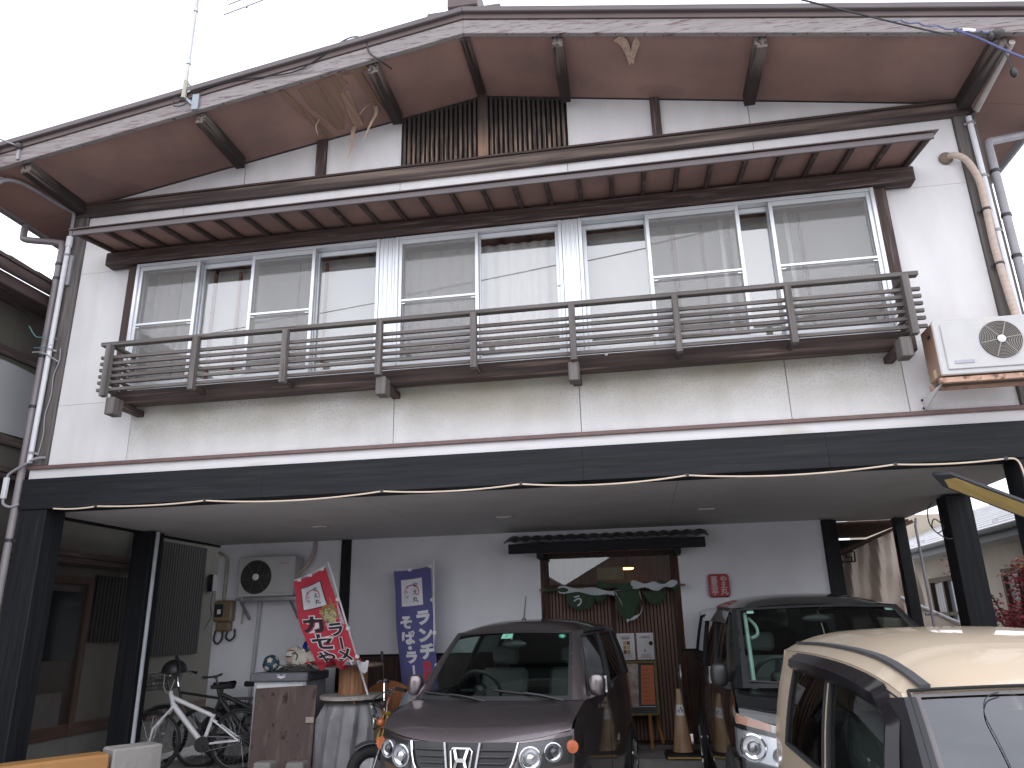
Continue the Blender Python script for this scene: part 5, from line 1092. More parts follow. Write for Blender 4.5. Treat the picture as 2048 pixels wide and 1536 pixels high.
for i in range(6):
    x0 = -3.12-.40+.8*i/6; x1 = x0+.8/6-.004
    def zr_(x): return math.sqrt(max(0, .40**2-(x+3.12)**2))
    k = 5; P_ = [(lerp(x0, x1, q/k), .55+zr_(lerp(x0, x1, q/k))) for q in range(k+1)]+[(lerp(x1, x0, q/k), .55-zr_(lerp(x1, x0, q/k))) for q in range(k+1)]
    MB().xz(P_, 2.93, 2.97).build('plank', wood('orange disc wood', (.31, .125, .055), 'z', var=.15) if i == 0 else bpy.data.materials['orange disc wood'], t)
t = thing('plastic_sheet', 'crumpled grey plastic bag hanging beside the blue banner foot', 'bag', (-2.75, 2.7, .5)); rg = random.Random(9)
rows = [[Vector((-2.80+.20*math.cos(q)*s_+.03*rg.random(), 2.75+.12*math.sin(q)*s_, .25+.60*(1-s_**2)**.5+.02*rg.random())) for q in [2*math.pi*j/22 for j in range(23)]] for s_ in (1, .93, .8, .6, .35, .08)]
MB().grid(rows).build('sheet', mat('grey plastic', (.22, .22, .25), .4), t, smooth=True)

# ------------------------------------------------------------------ bicycles
K['rimd'] = mat('dark wheel rim', (.06, .06, .06), .4, .5)
def wheel(par, T, c, r, spokes=28, tw=.018):
    c = Vector(c); m = MB(T).tube([c+Vector((math.cos(q), 0, math.sin(q)))*r for q in [2*math.pi*k/40 for k in range(40)]], tw, 8, closed=True)
    o = m.build('wheel', K['rub'], par, smooth=True)
    MB(T).tube([c+Vector((math.cos(q), 0, math.sin(q)))*(r-.024) for q in [2*math.pi*k/40 for k in range(40)]], .011, 6, closed=True).build('rim', K['rimd'], o, smooth=True)
    m = MB(T)
    for k in range(spokes):
        q = 2*math.pi*k/spokes; m.tube([c+Vector((math.cos(q+.5)*.02, .03*(-1)**k, math.sin(q+.5)*.02)), c+Vector((math.cos(q), 0, math.sin(q)))*(r-.024)], .0016, 4)
    m.build('spokes', K['steel'], o); MB(T).lathe([(.02, -.05), (.02, .05)], c, (0, 1, 0), 12).build('hub', K['steel'], o)
def bicycle(label, T, paint, r=.33, wb=1.02, mtb=True, basket=False, group=None):
    t = thing('bicycle', label, 'bicycle', tuple(T @ Vector((wb/2, 0, 0))), group)
    F, Rr, BB, ST, HT, HB = Vector((0, 0, r)), Vector((wb, 0, r)), Vector((.60, 0, .30)), (Vector((.69, 0, .60)) if mtb else Vector((.735, 0, .74))), Vector((.175, 0, .86)), Vector((.21, 0, .74))
    d1 = .028 if mtb else .018; dS = Vector((.05, 0, .15)) if mtb else Vector((0, 0, 0))
    m = MB(T); m.tube([HB, BB], d1*1.15, 10); m.tube([HT+Vector((.02, 0, -.04)), ST], d1*.9, 10); m.tube([BB, ST+(ST-BB)*.08], d1*.85, 10); m.tube([HT+Vector((-.012, 0, .03)), HB+Vector((.012, 0, -.03))], d1*.95, 10)
    for s_ in (-1, 1): m.tube([BB+Vector((0, s_*.03, 0)), Rr+Vector((0, s_*.065, 0))], .012, 8); m.tube([ST+Vector((0, s_*.025, -.04)), Rr+Vector((0, s_*.065, 0))], .011, 8)
    m.build('frame', paint, t, smooth=True)
    m = MB(T)
    for s_ in (-1, 1): m.tube([HB+Vector((.012, s_*.05, -.03)), F+Vector((.03, s_*.055, .16)), F+Vector((0, s_*.055, 0))], [.017, .015, .010], 8)
    m.bar(HB+Vector((.012, -.06, -.03)), HB+Vector((.012, .06, -.03)), .03, .03); m.build('fork', paint if mtb else K['steel'], t, smooth=True)
    wheel(t, T, F, r); wheel(t, T, Rr, r)
    st = MB(T).tube([HT+Vector((-.012, 0, .02)), HT+Vector((-.05, 0, .14)), HT+Vector((-.09, 0, .16))], .014, 8)
    if mtb: hb = [(.075, -.30, 1.03), (.085, -.1, 1.02), (.085, .1, 1.02), (.075, .30, 1.03)]
    else: hb = [(.26, -.27, 1.04), (.12, -.26, 1.06), (.06, -.10, 1.03), (.06, .10, 1.03), (.12, .26, 1.06), (.26, .27, 1.04)]
    st.tube(bez(hb, 5), .012, 8); h = st.build('handlebar', K['blk'] if mtb else K['chrome'], t, smooth=True)
    for s_, e in ((-1, 0), (1, -1)):
        a, b = Vector(hb[e]), Vector(hb[1 if e == 0 else -2]); MB(T).tube([a, a.lerp(b, .45)], .017, 8).build('grip', K['blk'], h, smooth=True)
        MB(T).tube([a.lerp(b, .5)+Vector((.0, 0, -.01)), a.lerp(b, .3)+Vector((-.05, 0, -.04))], .006, 6).build('brake_lever', K['steel'], h)
    MB(T).tube([ST, ST+Vector((.03, 0, .14))+dS], .013, 8).build('seat_post', K['blk'], t)
    SP = ST+Vector((.03, 0, .16))+dS; rows = []
    for i in range(11):
        q = i/10; x = lerp(-.14, .13, q); wdt = .02+.055*max(0, (q-.3)/.7)**1.2+.012*q; rows.append([SP+Vector((x, wdt*math.cos(a), .012+.028*math.sin(a)*(.8+.4*q)+.02*max(0, q-.6))) for a in [2*math.pi*k/12 for k in range(13)]])
    MB(T).grid(rows).build('saddle', K['rub'], t, smooth=True)
    m = MB(T).lathe([(.085, -.004), (.085, .004)], BB+Vector((0, -.05, 0)), (0, 1, 0), 24); m.bar(BB+Vector((0, -.07, 0)), BB+Vector((.10, -.07, -.14)), .02, .014); m.bar(BB+Vector((0, .07, 0)), BB+Vector((-.10, .07, .14)), .02, .014); ck = m.build('crank', K['blk'], t)
    for s_ in (-1, 1): MB(T).box(BB.x-s_*.10-.045, BB.x-s_*.10+.045, s_*.075, s_*.16, BB.z+s_*.14-.01, BB.z+s_*.14+.01).build('pedal', K['blk'], ck)
    MB(T).tube([BB+Vector((0, -.05, .085)), Rr+Vector((0, -.05, .035)), Rr+Vector((.035, -.05, 0)), Rr+Vector((0, -.05, -.035)), BB+Vector((0, -.05, -.085))], .006, 5).build('chain', K['steel'], t)
    if not mtb:
        for c, a0, a1 in ((Rr, .1, 2.9), (F, .4, 2.6)):
            rows = [[c+Vector((math.cos(q)*(r+.03), y, math.sin(q)*(r+.03))) for y in (-.03, 0, .03)] for q in [lerp(a0, a1, k/16) for k in range(17)]]; MB(T).grid(rows).build('mudguard', K['blk'], t, smooth=True, thick=.003)
        m = MB(T); m.box(.78, 1.18, -.06, .06, .735, .75); m.tube([(1.1, -.06, .74), Rr+Vector((0, -.07, 0))], .006, 6); m.tube([(1.1, .06, .74), Rr+Vector((0, .07, 0))], .006, 6); m.build('rear_rack', K['blk'], t)
        MB(T).lathe([(.025, 0), (.02, .012)], (1.36, 0, .60), (1, 0, 0), 14).build('rear_reflector', mat('red reflector', (.5, .03, .03), .2), t)
    if basket:
        m = MB(T)
        for k in range(5):
            z = .86+k*.05; s_ = .13+.012*k; m.tube([(-.06-s_, -s_, z), (-.06+s_*.9, -s_, z), (-.06+s_*.9, s_, z), (-.06-s_, s_, z)], .004, 4, closed=True)
        for k in range(9):
            for sx_ in (-1, 1): y = lerp(-.13, .13, k/8); m.tube([(-.06+sx_*.125, y, .86), (-.06+sx_*.17, y*1.3, 1.06)], .003, 4); m.tube([(-.06+y, sx_*.13, .86), (-.06+y*1.3, sx_*.175, 1.06)], .003, 4)
        m.build('basket', K['blk'], t)
    return t
wp = mat('white bicycle paint', (.66, .66, .68), .35, coat=.5)
g_ = 'bicycles parked under the carport'
Tb = Matrix.Translation((-5.80, 2.30, .012)) @ Matrix.Rotation(rad(14), 4, 'Z')
bicycle('white framed bicycle with black saddle, nearest of the parked bicycles', Tb, wp, mtb=True, group=g_)
bicycle('black city bicycle with rear rack, behind the white bicycle at the wall', Matrix.Translation((-4.15, 3.18, .012)) @ Matrix.Rotation(rad(192), 4, 'Z') @ Matrix.Translation((0, 0, 0)), mat('black bicycle paint', (.016, .018, .018), .35, coat=.6), mtb=False, group=g_)
bicycle('dark bicycle with a front basket and raised handlebar, deepest in the corner', Matrix.Translation((-6.15, 3.05, .012)) @ Matrix.Rotation(rad(4), 4, 'Z') , mat('dark bicycle paint', (.03, .032, .03), .4), mtb=False, basket=True, group=g_)
bicycle('black mountain bicycle squeezed between the white bicycle and the rear wall', Matrix.Translation((-5.45, 2.78, .012)) @ Matrix.Rotation(rad(9), 4, 'Z'), mat('matt black bicycle paint', (.02, .021, .021), .5), mtb=True, group=g_)
ht, c = helmet('cycle_helmet', 'black vented cycle helmet hung on a handlebar by the second left pillar', (-5.62, 2.34, 1.13), (.15, .13, .13), K['blk'], 0)
for k in range(5): MB().tube([c+Vector((math.sin(q)*math.cos(.9*(k-2)/2)*.155, -math.cos(q*0)*.0-.135*math.sin(math.pi/2-abs(k-2)*.28)*math.sin(q), math.cos(q)*.135+.05*(k-2)*math.sin(q))) for q in [lerp(.2, 1.5, i/6) for i in range(7)]], .014, 6).build('vent_rib', K['rub'], ht, smooth=True)
MB().tube(bez([c+Vector((-.08, -.06, -.03)), c+Vector((-.05, -.10, -.17)), c+Vector((.02, -.10, -.24)), c+Vector((.07, -.06, -.06))], 6), .007, 5).build('strap', K['pvcg'], ht)

# ------------------------------------------------------------------ small motorcycle
Tm = Matrix.Translation((-2.72, 1.30, .0)) @ Matrix.Rotation(rad(-58), 4, 'Z') @ Matrix.Rotation(rad(6), 4, 'X')
t = thing('mini_motorcycle', 'small motorcycle with chrome forks and yellow clamps between the drums and the mauve car', 'motorcycle', tuple(Tm @ Vector((-.45, 0, 0))))
# local: front wheel at +x... forward is -y
m = MB(Tm); r = .235; c = Vector((0, 0, r))
m.tube([c+Vector((0, math.cos(q), math.sin(q)))*(r-.055) for q in [2*math.pi*k/32 for k in range(32)]], .058, 10, closed=True); wh = m.build('front_wheel', K['rub'], t, smooth=True)
MB(Tm).lathe([(.12, -.03), (.12, .03), (.03, .045), (.03, -.045)], c, (1, 0, 0), 20).build('rim', K['steel'], wh, smooth=True)
for s_ in (-1, 1):
    f = MB(Tm).tube([(s_*.085, 0, r), (s_*.085, .10, .46)], .016, 8).build('fork_leg', K['chrome'], t, smooth=True)
    MB(Tm).tube([(s_*.085, .10, .46), (s_*.085, .16, .62)], .022, 8).tube([(s_*.085, .16, .62), (s_*.085, .20, .74)], .015, 8).build('fork_upper', mat('yellow anodised clamp', (.34, .20, .045), .35, .5), t, smooth=True)
MB(Tm).bar((-.11, .155, .62), (.11, .155, .62), .05, .035).bar((-.11, .195, .735), (.11, .195, .735), .05, .03).build('triple_clamp', bpy.data.materials['yellow anodised clamp'], t, bev=.006)
MB(Tm).tube([(-.05, .19, .74), (-.06, .20, .86), (-.10, .22, 1.0), (-.17, .24, 1.03), (-.30, .30, 1.0)], .0115, 8).tube([(.05, .19, .74), (.06, .20, .82), (.15, .22, .93), (.22, .24, .97), (.34, .30, .95)], .0115, 8).tube([(-.085, .215, .93), (.12, .22, .90)], .009, 8).build('handlebar', K['chrome'], t, smooth=True)
for a, b in (((-.24, .27, 1.015), (-.34, .32, .99)), ((.25, .255, .967), (.38, .32, .945))): MB(Tm).tube([a, b], .018, 8).build('grip', K['blk'], t, smooth=True)
MB(Tm).tube(bez([(.20, .22, .98), (.26, .18, .97), (.36, .22, .93)], 5), .006, 6).tube(bez([(-.18, .22, 1.03), (-.24, .18, 1.01), (-.30, .20, .98)], 5), .006, 6).build('lever', K['chrome'], t, smooth=True)
MB(Tm).lathe([(.03, -.07), (.065, -.03), (.078, .0), (.080, .012)], (-.03, .07, .66), (0, -1, .1), 24).build('headlight_shell', K['chrome'], t, smooth=True)
MB(Tm).sph((-.03, .058, .66), .074, (1, .3, 1)).build('headlight_lens', K['refl'], t, smooth=True)
for s_ in (-1, 1): MB(Tm).sph((s_*.17-.01, .10, .675), .038).build('indicator', K['amber'], t, smooth=True); MB(Tm).tube([(s_*.09, .14, .67), (s_*.15, .11, .675)], .008, 6).build('indicator_stalk', K['blk'], t)
MB(Tm).lathe([(.035, 0), (.04, .03), (.035, .045)], (.03, .17, .80), (0, -.4, 1), 16).build('speedometer', K['blk'], t, smooth=True)
MB(Tm).tube([(-.16, .23, 1.02), (-.17, .24, 1.22)], .005, 6).lathe([(.045, -.006), (.048, .006)], (-.17, .235, 1.27), (0, -1, 0), 16).build('mirror', K['blk'], t)
MB(Tm).tube(bez([(-.04, .16, .78), (-.10, .05, .82), (-.06, .05, .72)], 6), .006, 5).tube(bez([(.1, .21, .95), (.08, .06, .88), (.0, .1, .75)], 6), .006, 5).build('cables', K['blk'], t, smooth=True)
m = MB(Tm); m.tube([(0, .19, .70), (0, .45, .60), (0, .80, .55)], .03, 8); m.tube([(0, .19, .62), (0, .42, .33), (0, .75, .33)], .022, 8); m.build('frame', K['blk'], t, smooth=True)
MB(Tm).sph((0, .42, .68), 1, (.10, .20, .10)).build('fuel_tank', mat('dark green tank', (.02, .03, .028), .3, coat=1), t, smooth=True)
MB(Tm).box(-.11, .11, .60, 1.05, .62, .70).build('seat', K['rub'], t, bev=.03, smooth=True)
MB(Tm).box(-.10, .10, .38, .68, .24, .50).build('engine', K['steel'], t, bev=.03)
m = MB(Tm); c2 = Vector((0, .98, r)); m.tube([c2+Vector((0, math.cos(q), math.sin(q)))*(r-.055) for q in [2*math.pi*k/32 for k in range(32)]], .058, 10, closed=True); wh = m.build('rear_wheel', K['rub'], t, smooth=True)
MB(Tm).lathe([(.12, -.03), (.12, .03), (.03, .045), (.03, -.045)], c2, (1, 0, 0), 20).build('rim', K['steel'], wh, smooth=True)
rows = [[c+Vector((x, math.cos(q)*(r+.03), math.sin(q)*(r+.03))) for x in (-.07, -.04, .04, .07)] for q in [lerp(.5, 2.1, k/10) for k in range(11)]]
MB(Tm).grid(rows).build('front_mudguard', mat('dark grey mudguard', (.05, .05, .052), .4), t, smooth=True, thick=.004)

# ------------------------------------------------------------------ foreground bits at lower left
t = thing('barrier_block', 'orange topped barrier beam with a bare concrete end at lower left', 'barrier', (-5.2, -.2, 0))
def oblong(p, q, w, z0, z1):
    p, q = Vector(p), Vector(q); return MB().bar((p.x, p.y, (z0+z1)/2), (q.x, q.y, (z0+z1)/2), w, z1-z0)
oblong((-5.9, -1.75), (-4.70, .0), .26, .0, .585).build('painted_beam', mat('orange barrier paint', (.33, .165, .055), .6, var=.1, layers=[((.3, .16, .07), 6, (1, 1, 1), .58, .75)]), t, bev=.02)
oblong((-4.69, .015), (-4.45, .36), .28, .0, .615).build('concrete_end', K['conc'], t, bev=.015)
for x0, lb in ((-4.22, 'left of two short grey concrete posts before the plywood'), (-3.85, 'right of two short grey concrete posts before the plywood')):
    o = MB().box(x0, x0+.20, 1.75, 1.93, .0, .225).build('concrete_post', K['conc'], None, bev=.02); tag(o, lb, 'concrete post', 'short concrete posts in front of the plywood')

# ------------------------------------------------------------------ at the door and right of it
t = thing('noren_curtain', 'crumpled green and white shop curtain slung over a rod at the door', 'curtain', (-.4, 3.5, 2.0))
MB().tube([(-1.30, 3.50, 1.99), (.56, 3.50, 2.0)], .013, 8).build('rod', wood('rod wood', (.25, .14, .07), 'x'), t, smooth=True)
gr_ = mat('green curtain cloth', (.024, .048, .026), .85, var=.15, scale=8); wc = mat('white curtain cloth', (.40, .44, .47), .85, var=.1, scale=6)
def drape(x0, x1, zt, zb, shape, mt, yoff=0, nm='cloth_fold', seed=1, th=.07):
    rows = []
    for j in range(9):
        b = j/8; rows.append([Vector((lerp(x0, x1, a)+(.5-a)*shape[2]*b*(x1-x0), 3.47-yoff-.035*math.sin(b*2.5)-.018*math.sin(a*9+seed+b*3), lerp(zt, zb, b*(shape[0]+(shape[1]-shape[0])*a)*(1-.35*abs(2*a-1)**2)))) for a in [i/12 for i in range(13)]])
    MB().grid(rows).build(nm, mt, t, smooth=True, thick=.004)
def band(pts, w, mt, yo=.03, nm='cloth_band'):
    P_ = bez(pts, 6); n = len(P_); rows = []
    for i, p in enumerate(P_): ww = w*(.7+.3*math.sin(i*.9)); rows.append([Vector((p.x, p.y-yo-.02*math.cos(q), p.z))+Vector((0, 0, ww*q)) for q in (-1, -.5, 0, .5, 1)])
    MB().grid(rows).build(nm, mt, t, smooth=True)
band([(-1.05, 3.49, 1.985), (-.75, 3.47, 1.965), (-.42, 3.47, 1.93), (-.20, 3.48, 1.90)], .05, wc)
band([(-.12, 3.48, 2.02), (.08, 3.46, 2.00), (.25, 3.46, 1.985)], .055, wc, .05)
band([(.18, 3.48, 1.97), (.32, 3.47, 2.00), (.46, 3.48, 2.03)], .045, wc, .06)
band([(-1.22, 3.49, 1.985), (-1.05, 3.48, 1.98), (-.92, 3.48, 1.975)], .03, gr_, .04); band([(-.55, 3.48, 2.03), (-.32, 3.47, 2.01), (-.1, 3.48, 1.98)], .05, gr_, .06); band([(.24, 3.48, 2.02), (.38, 3.47, 1.99), (.48, 3.48, 1.98)], .055, gr_, .04)
drape(-.95, -.58, 1.95, 1.72, (.95, 1.0, .1), gr_, .01, seed=2); drape(-.60, -.42, 1.93, 1.80, (1, .8, .2), gr_, .0, seed=4)
drape(-.34, .0, 1.95, 1.52, (.9, .75, .25), gr_, .05, seed=5); drape(.02, .32, 1.93, 1.74, (.8, .95, .3), gr_, .02, seed=7)
band([(-.02, 3.44, 1.92), (.01, 3.42, 1.78), (-.03, 3.41, 1.66), (-.14, 3.41, 1.60), (-.20, 3.41, 1.585)], .022, wc, .045)
band([(-.32, 3.44, 1.93), (-.28, 3.43, 1.86), (-.235, 3.43, 1.76)], .014, wc, .05)
m = MB(); letter(m, 'う', lambda a, b: (a, 3.404, b), -.80, 1.84, .15, .02, rot=.3); m.build('print_letter', wc, t)
t = MB().box(.855, 1.105, 3.585, 3.635, 1.84, 2.125).build('plaque', mat('black plaque back', (.02, .02, .02), .6), None, bev=.02); tag(t, 'small red and white seal style plaque on the white wall right of the door', 'plaque')
m = MB(); r_ = .04; P_ = [(.98+sx_*(.128-r_)+r_*math.cos(q), 1.985+sz_*(.137-r_)+r_*math.sin(q)) for sx_, sz_, q0 in ((1, 1, 0), (-1, 1, 90), (-1, -1, 180), (1, -1, 270)) for q in [rad(q0+30*k) for k in range(4)]]
m.xz(P_, 3.570, 3.584); m.build('red_face', mat('seal red', (.36, .025, .035), .6, var=.1), t)
m = MB()
for ch, u, v in (('や', 1.04, 2.055), ('え', 1.04, 1.985), ('丸', 1.04, 1.91), ('喜', .925, 2.055), ('楽', .925, 1.985), ('亭', .925, 1.91)): letter(m, ch, lambda a, b: (a, 3.568, b), u, v, .092, .016)
m.build('carved_characters', mat('carved white', (.55, .50, .50), .7), t)
for x0, x1, z0, z1, nm, lb in ((-.345, -.125, 1.115, 1.432, 0, 'white poster with yellow food photographs, left of two on the door'), (-.098, .112, 1.115, 1.432, 1, 'white poster with a black round stamp, right of two on the door')):
    o = MB().box(x0, x1, 3.622, 3.626, z0, z1).build('poster', mat('poster paper', (.58, .58, .60), .7), None); tag(o, lb, 'poster', 'posters on the door')
    m = MB(); rg = random.Random(11+nm)
    for k in range(9 if nm == 0 else 7):
        zz_ = z1-.04-.012*k if k < 3 else z0+.02+.012*(k-3); w_ = rg.uniform(.05, .09) if k else .06
        xc = (x0+x1)/2; m.box(xc-w_, xc+w_, 3.6205, 3.6215, zz_, zz_+.005)
    m.build('print_lines', gry, o, kind='stuff')
    m = MB(); letter(m, '新蕎麦' if nm == 0 else '本日', lambda a, b: (a, 3.6203, b), (x0+x1)/2, z1-.068 if nm == 0 else z1-.055, .03, .004); m.build('print_heading', ink, o)
    if nm == 0:
        for i in range(2):
            for j in range(3): MB().box(x0+.075+.045*i, x0+.115+.045*i, 3.6195, 3.6212, z1-.14-.052*j, z1-.095-.052*j).build('food_photo', [mat('food yellow', (.45, .34, .06), .7), mat('food brown', (.13, .05, .04), .7), mat('food olive', (.28, .22, .07), .7)][(i+j*2) % 3], o)
    else:
        MB().lathe([(.026, 0), (.026, .001)], (x1-.035, 3.621, z1-.125), (0, -1, 0), 20).build('round_stamp', ink, o)
        MB().box(-.008, .004, 3.6195, 3.6212, z0+.09, z0+.125).build('print_figure', ink, o)
t = thing('menu_easel', 'wooden easel with framed black menu board and orange sheet before the door', 'easel', (.0, 3.2, .15))
TE = Matrix.Translation((-.10, 3.22, .15)) @ Matrix.Rotation(rad(-14), 4, 'X')
m = MB(TE); frame_bars(m, -.24, .22, .36, .98, -.03, 0, .025); m.build('board_frame', wood('olive frame', (.17, .13, .06), 'z'), t, bev=.003)
MB(TE).box(-.215, .195, -.02, -.005, .385, .955).build('blackboard', mat('black menu board', (.012, .013, .014), .6), t)
o = MB(TE).add([(.01, -.026, .48), (.175, -.026, .48), (.185, -.026, .93), (.035, -.026, .93)], [(0, 1, 2, 3)]).build('orange_sheet', mat('orange menu sheet', (.46, .14, .05), .7, var=.05), t)
m = MB(TE); [m.box(.045, .045+random.uniform(.06, .11), -.029, -.0275, .52+.05*k, .528+.05*k) for k in range(8)]; m.build('print_lines', mat('print brown', (.26, .07, .03), .8), o, kind='stuff')
MB(TE).add([(-.20, -.026, .46), (-.02, -.026, .46), (.0, -.026, .95), (-.20, -.026, .95)], [(0, 1, 2, 3)]).build('flyer_sheet', mat('flyer', (.34, .29, .26), .7, var=.4, scale=14), t)
MB(TE).box(-.20, .18, -.034, -.021, .452, .463).build('paper_clip_rail', K['pvcg'], t)
lg = wood('orange easel wood', (.34, .14, .05), 'z')
for a, b in (((-.20, -.02, .36), (-.27, -.02, .0)), ((.10, -.02, .36), (.105, -.02, .0)), ((.06, .0, .9), (.24, .33, .10))): MB(TE).bar(a, b, .035, .022, up=(0, 1, 0)).build('leg', lg, t)
t = thing('traffic_cone', 'faded beige traffic cone with a dark mountain emblem sticker', 'traffic cone', (.335, 2.72, .15))
MB().lathe([(.112, .055), (.106, .075), (.028, .665), (.024, .69), (.012, .692)], (.335, 2.72, .15), n=32).build('cone_body', mat('faded cone plastic', (.42, .29, .17), .5, var=.08, layers=[((.30, .15, .07), 4, (1, 1, .6), .55, .75)]), t, smooth=True)
MB().box(.135, .535, 2.52, 2.92, .15, .195).build('base', K['blk'], t, bev=.015)
MB().box(.16, .51, 2.512, 2.519, .158, .176).build('yellow_edge', mat('yellow edge', (.45, .30, .08), .6), t)
def cf(a, z, o=.003): rr = lerp(.106, .028, (z-.075)/.59)+o; return Vector((.335+rr*math.sin(a), 2.72-rr*math.cos(a), .15+z))
MB().grid([[cf(lerp(-.85, .75, i/10), lerp(.42, .53, j/3)) for i in range(11)] for j in range(4)]).build('sticker', K['white'], t, smooth=True)
m = MB(); 
for a, b in ((-.45, .46), (.05, .50), (.38, .465)): m.add([cf(a-.34, .45, .0045), cf(a+.34, .45, .0045), cf(a+.05, b+.02, .0045)], [(0, 1, 2)])
m.build('sticker_emblem', ink, t)
t = thing('notched_board', 'pale notched strip board on a black stand with blue band, beside the minivan', 'sign', (.64, 3.0, .15))
m = MB(); P_ = [(.60, .36), (.665, .36), (.645, .80), (.565, .80)]
for k in range(6): z = .80-.072*k; P_ += [(.572+.005*k, z-.012), (.592+.004*k, z-.014), (.594+.004*k, z-.042), (.572+.006*k, z-.044)]
m.xz(P_, 3.0, 3.02); m.build('strip', mat('pale strip', (.40, .38, .38), .6), t)
MB().box(.55, .70, 2.97, 3.05, .15, .30).build('stand', K['blk'], t, bev=.008); MB().box(.56, .69, 2.98, 3.03, .301, .36).build('blue_band', mat('blue violet band', (.07, .06, .16), .6), t, bev=.004)
m = MB(); letter(m, '2t', lambda a, b: (a, 2.968, b), .60, .225, .09, .012); m.build('print_number', wht, t)
tag(MB().lathe([(.02, .0), (.03, .06), (.012, .12), (.02, .16), (.001, .17)], (.40, 3.30, .9), n=14).tube([(.40, 3.30, .15), (.40, 3.30, .9)], .008, 6).build('door_bell_post', K['steel'], None, smooth=True), 'slim dark post with a small glinting metal head behind the traffic cone', 'post')
# loose plank at the right
t = thing('hanging_plank', 'dark slanting plank with yellow underside hanging at the right carport corner', 'plank', (2.8, .2, 2.5))
a, b = Vector((2.42, .05, 2.655)), Vector((3.12, -.02, 2.275)); d = (b-a).normalized(); n_ = Vector((.15, .80, -.58)).normalized(); n_ = (n_-d*n_.dot(d)).normalized(); u_ = d.cross(n_)
if u_.z < 0: u_ = -u_
W2 = .085
MB().add([a+d*.0, a+d*.12-n_*W2, b-n_*W2, b+n_*W2, a+d*.12+n_*W2]+[p+u_*.03 for p in (a, a+d*.10-n_*W2, b-n_*W2, b+n_*W2, a+d*.10+n_*W2)], [(0, 1, 2, 3, 4), (9, 8, 7, 6, 5)]+[(i, (i+1) % 5, (i+1) % 5+5, i+5) for i in range(5)]).build('plank_body', mat('slate plank paint', (.045, .045, .055), .6), t, bev=.004)
MB().add([a+d*.10-u_*.004, a+d*.16-n_*W2*.75-u_*.004, b-d*.03-n_*W2*.75-u_*.004, b-d*.03+n_*W2*.75-u_*.004, a+d*.16+n_*W2*.75-u_*.004], [(0, 1, 2, 3, 4)]).build('yellow_face', mat('yellow raw wood', (.46, .33, .12), .7, var=.15, scale=3, stretch=(1, 6, 1)), t, thick=.003)

# tarpaulin, its trestle and strap behind the right end
t = thing('tarpaulin', 'beige wrinkled tarpaulin hung behind the right end of the shop wall', 'tarpaulin', (3.0, 4.7, 0))
rows = []
for j in range(25):
    b = j/24; r = []
    for i in range(31):
        a = i/30; x = lerp(2.55, 3.62, a)+.10*b*a; zt = lerp(2.28, 2.74, a); z = lerp(zt, .9, b)
        r.append((x, 4.55+.06*math.sin(a*16+b*5*math.sin(a*3))*(.4+b)+.05*math.sin((a*2.2-b*3.0)*5)*b+.03*math.sin(a*37+b*9), z-.10*math.sin(a*math.pi)*b))
    rows.append(r)
MB().grid(rows).build('sheet', mat('beige tarpaulin', (.50, .42, .36), .75, var=.08, scale=3, bump=.3, bscale=14), t, smooth=True)
rows = [[(lerp(3.40, 4.6, a), 4.50-.25*b+.02*math.sin(a*14), lerp(lerp(1.78, 1.18, a), .5, b)) for a in [i/12 for i in range(13)]] for b in (0, .06, .5, 1)]
MB().grid(rows).build('lower_sheet', bpy.data.materials['beige tarpaulin'], t, smooth=True)
MB().tube([(3.38, 4.48, 1.80), (3.9, 4.47, 1.53), (4.62, 4.47, 1.18)], .022, 8).build('white_hem', K['pvcw'], t, smooth=True)
tag(MB().bar((2.60, 4.40, 2.55), (2.72, 4.42, 1.55), .035, .006, up=(0, 1, 0)).build('strap', mat('blue strap', (.03, .10, .36), .6), None), 'blue strap hanging in front of the beige tarpaulin', 'strap')
t = thing('rusty_bracket', 'dark rusty hooked bracket by the top of the tarpaulin', 'bracket', (2.7, 4.38, 2.3))
MB().tube([(2.50, 4.38, 2.28), (2.86, 4.38, 2.27)], .010, 6).tube([(2.86, 4.38, 2.27), (2.87, 4.38, 2.40), (2.76, 4.38, 2.40), (2.76, 4.38, 2.33), (2.82, 4.38, 2.33), (2.82, 4.38, 2.28)], .013, 6).sph((2.70, 4.38, 2.275), .022).build('hook', mat('black rusty steel', (.035, .025, .022), .7), t, smooth=True)
t = thing('lean_to_roof', 'dark brown lean-to roof behind the right end of the carport', 'roof', (3.0, 5, 2.7))
for k in range(5): MB().box(2.5+.2*k+.003, 2.7+.2*k-.003, 4.0, 6.0, 2.735, 2.76).build('roof_board', wood('lean-to board', (.11, .065, .05), 'y') if k == 0 else bpy.data.materials['lean-to board'], t)
MB().bar((2.45, 4.62, 2.30), (3.75, 4.62, 2.80), .04, .05).build('edge_batten', bpy.data.materials['lean-to board'], t)
MB().box(2.45, 2.52, 3.88, 6, .0, 2.74).box(2.5, 3.9, 5.9, 5.95, .3, 2.7).build('back_wall', K['dark'], t)
tag(MB().tube([(3.45, 3.60, 2.72), (3.42, 3.57, 2.62), (3.42, 3.57, .2)], .016, 8).tube([(3.36, 3.60, 1.58), (3.50, 3.60, 1.58)], .02, 8).build('conduit', K['pvcg'], None, smooth=True), 'grey conduit strapped to the rear right pillar', 'conduit')
tag(MB().tube(bez([(3.05, 1.86, 2.68), (2.98, 1.84, 2.60), (2.97, 1.84, 2.46), (3.03, 1.84, 2.36), (3.10, 1.84, 2.42), (3.02, 1.83, 2.50), (2.99, 1.83, 2.40), (3.10, 1.83, 2.30), (3.16, 1.84, 2.30)], 6), .006, 5).build('wire_coil', K['blk'], None, smooth=True), 'loose black wire coil beside the second right pillar', 'wire')

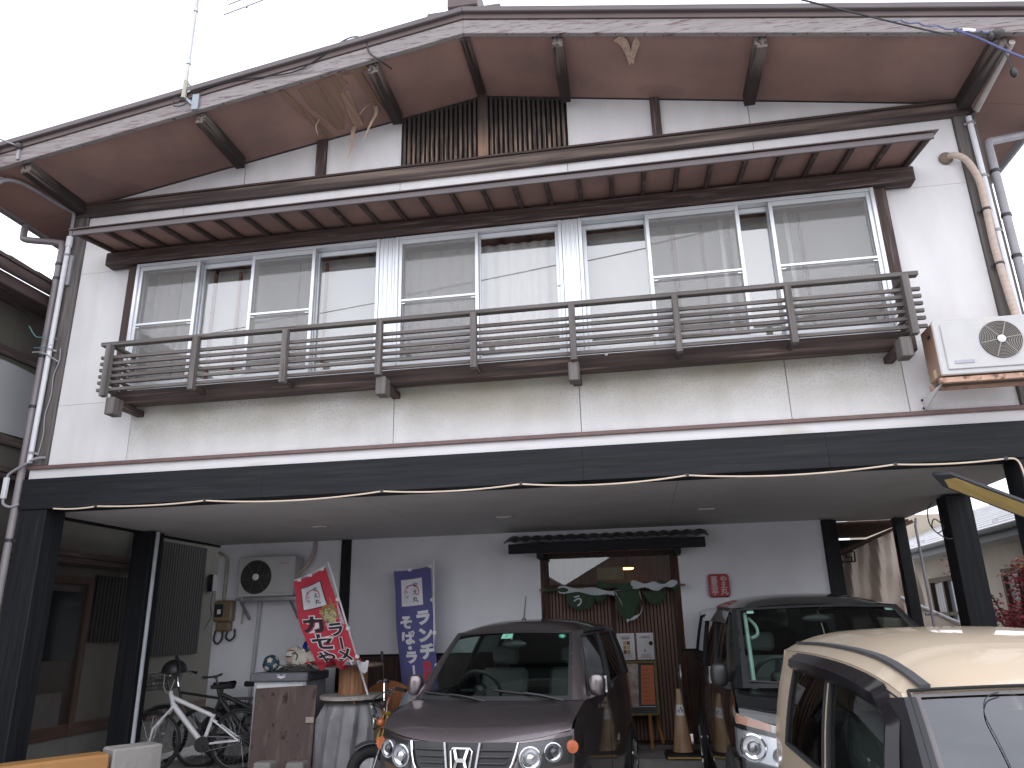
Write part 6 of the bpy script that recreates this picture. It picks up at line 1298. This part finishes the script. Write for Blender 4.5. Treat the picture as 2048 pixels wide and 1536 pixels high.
# ------------------------------------------------------------------ red maple
t = thing('maple_tree', 'small red leaved maple in front of the neighbour windows at right', 'tree', (4.15, 2.9, 0)); rg = random.Random(21)
m = MB(); br = []
m.tube(bez([(4.15, 2.9, 0), (4.18, 2.92, .6), (4.10, 2.88, 1.1)], 5), [.05-.002*i for i in range(11)], 8)
for k in range(11):
    q = rg.uniform(0, 6.28); e = Vector((4.22+.55*math.cos(q), 2.95+.6*math.sin(q), rg.uniform(1.35, 2.15))); a = Vector((4.12, 2.9, rg.uniform(.8, 1.15))); mid = a.lerp(e, .5)+Vector((0, 0, .15))
    P_ = bez([a, mid, e], 4); m.tube(P_, [.016-.0013*i for i in range(len(P_))], 5); br += P_[3:]
    for _ in range(3):
        s_ = P_[rg.randint(3, len(P_)-1)]; e2 = s_+Vector((rg.uniform(-.25, .25), rg.uniform(-.25, .25), rg.uniform(-.08, .2))); m.tube([s_, e2], [.006, .003], 4); br += [s_.lerp(e2, f) for f in (.4, .7, 1)]
m.build('trunk', mat('maple bark', (.09, .07, .06), .9), t, smooth=True)
cols = [mat('maple red', (.26, .022, .03), .6, var=.3, scale=20), mat('maple crimson', (.17, .015, .022), .6, var=.3, scale=20), mat('maple orange', (.36, .10, .03), .6, var=.3, scale=20)]
m = MB()
for i in range(3400):
    p = rg.choice(br)+Vector((rg.gauss(0, .06), rg.gauss(0, .06), rg.gauss(0, .05))); s_ = rg.uniform(.018, .036)
    R_m = Matrix.Rotation(rg.uniform(0, 6.28), 3, 'Z') @ Matrix.Rotation(rg.uniform(-.9, .9), 3, 'X') @ Matrix.Rotation(rg.uniform(-.9, .9), 3, 'Y')
    V = [p]+[p+R_m @ Vector((math.cos(q), math.sin(q), .1*math.sin(3*q)))*s_*(1 if k % 2 == 0 else .45) for k, q in enumerate([rad(-40+26*k) for k in range(11)])]
    m.add(V, [(0, k, k+1) for k in range(1, 11)], (2 if p.z > 2.0 and rg.random() < .7 else (0 if rg.random() < .65 else 1)))
m.build('crown', cols, t, kind='stuff')
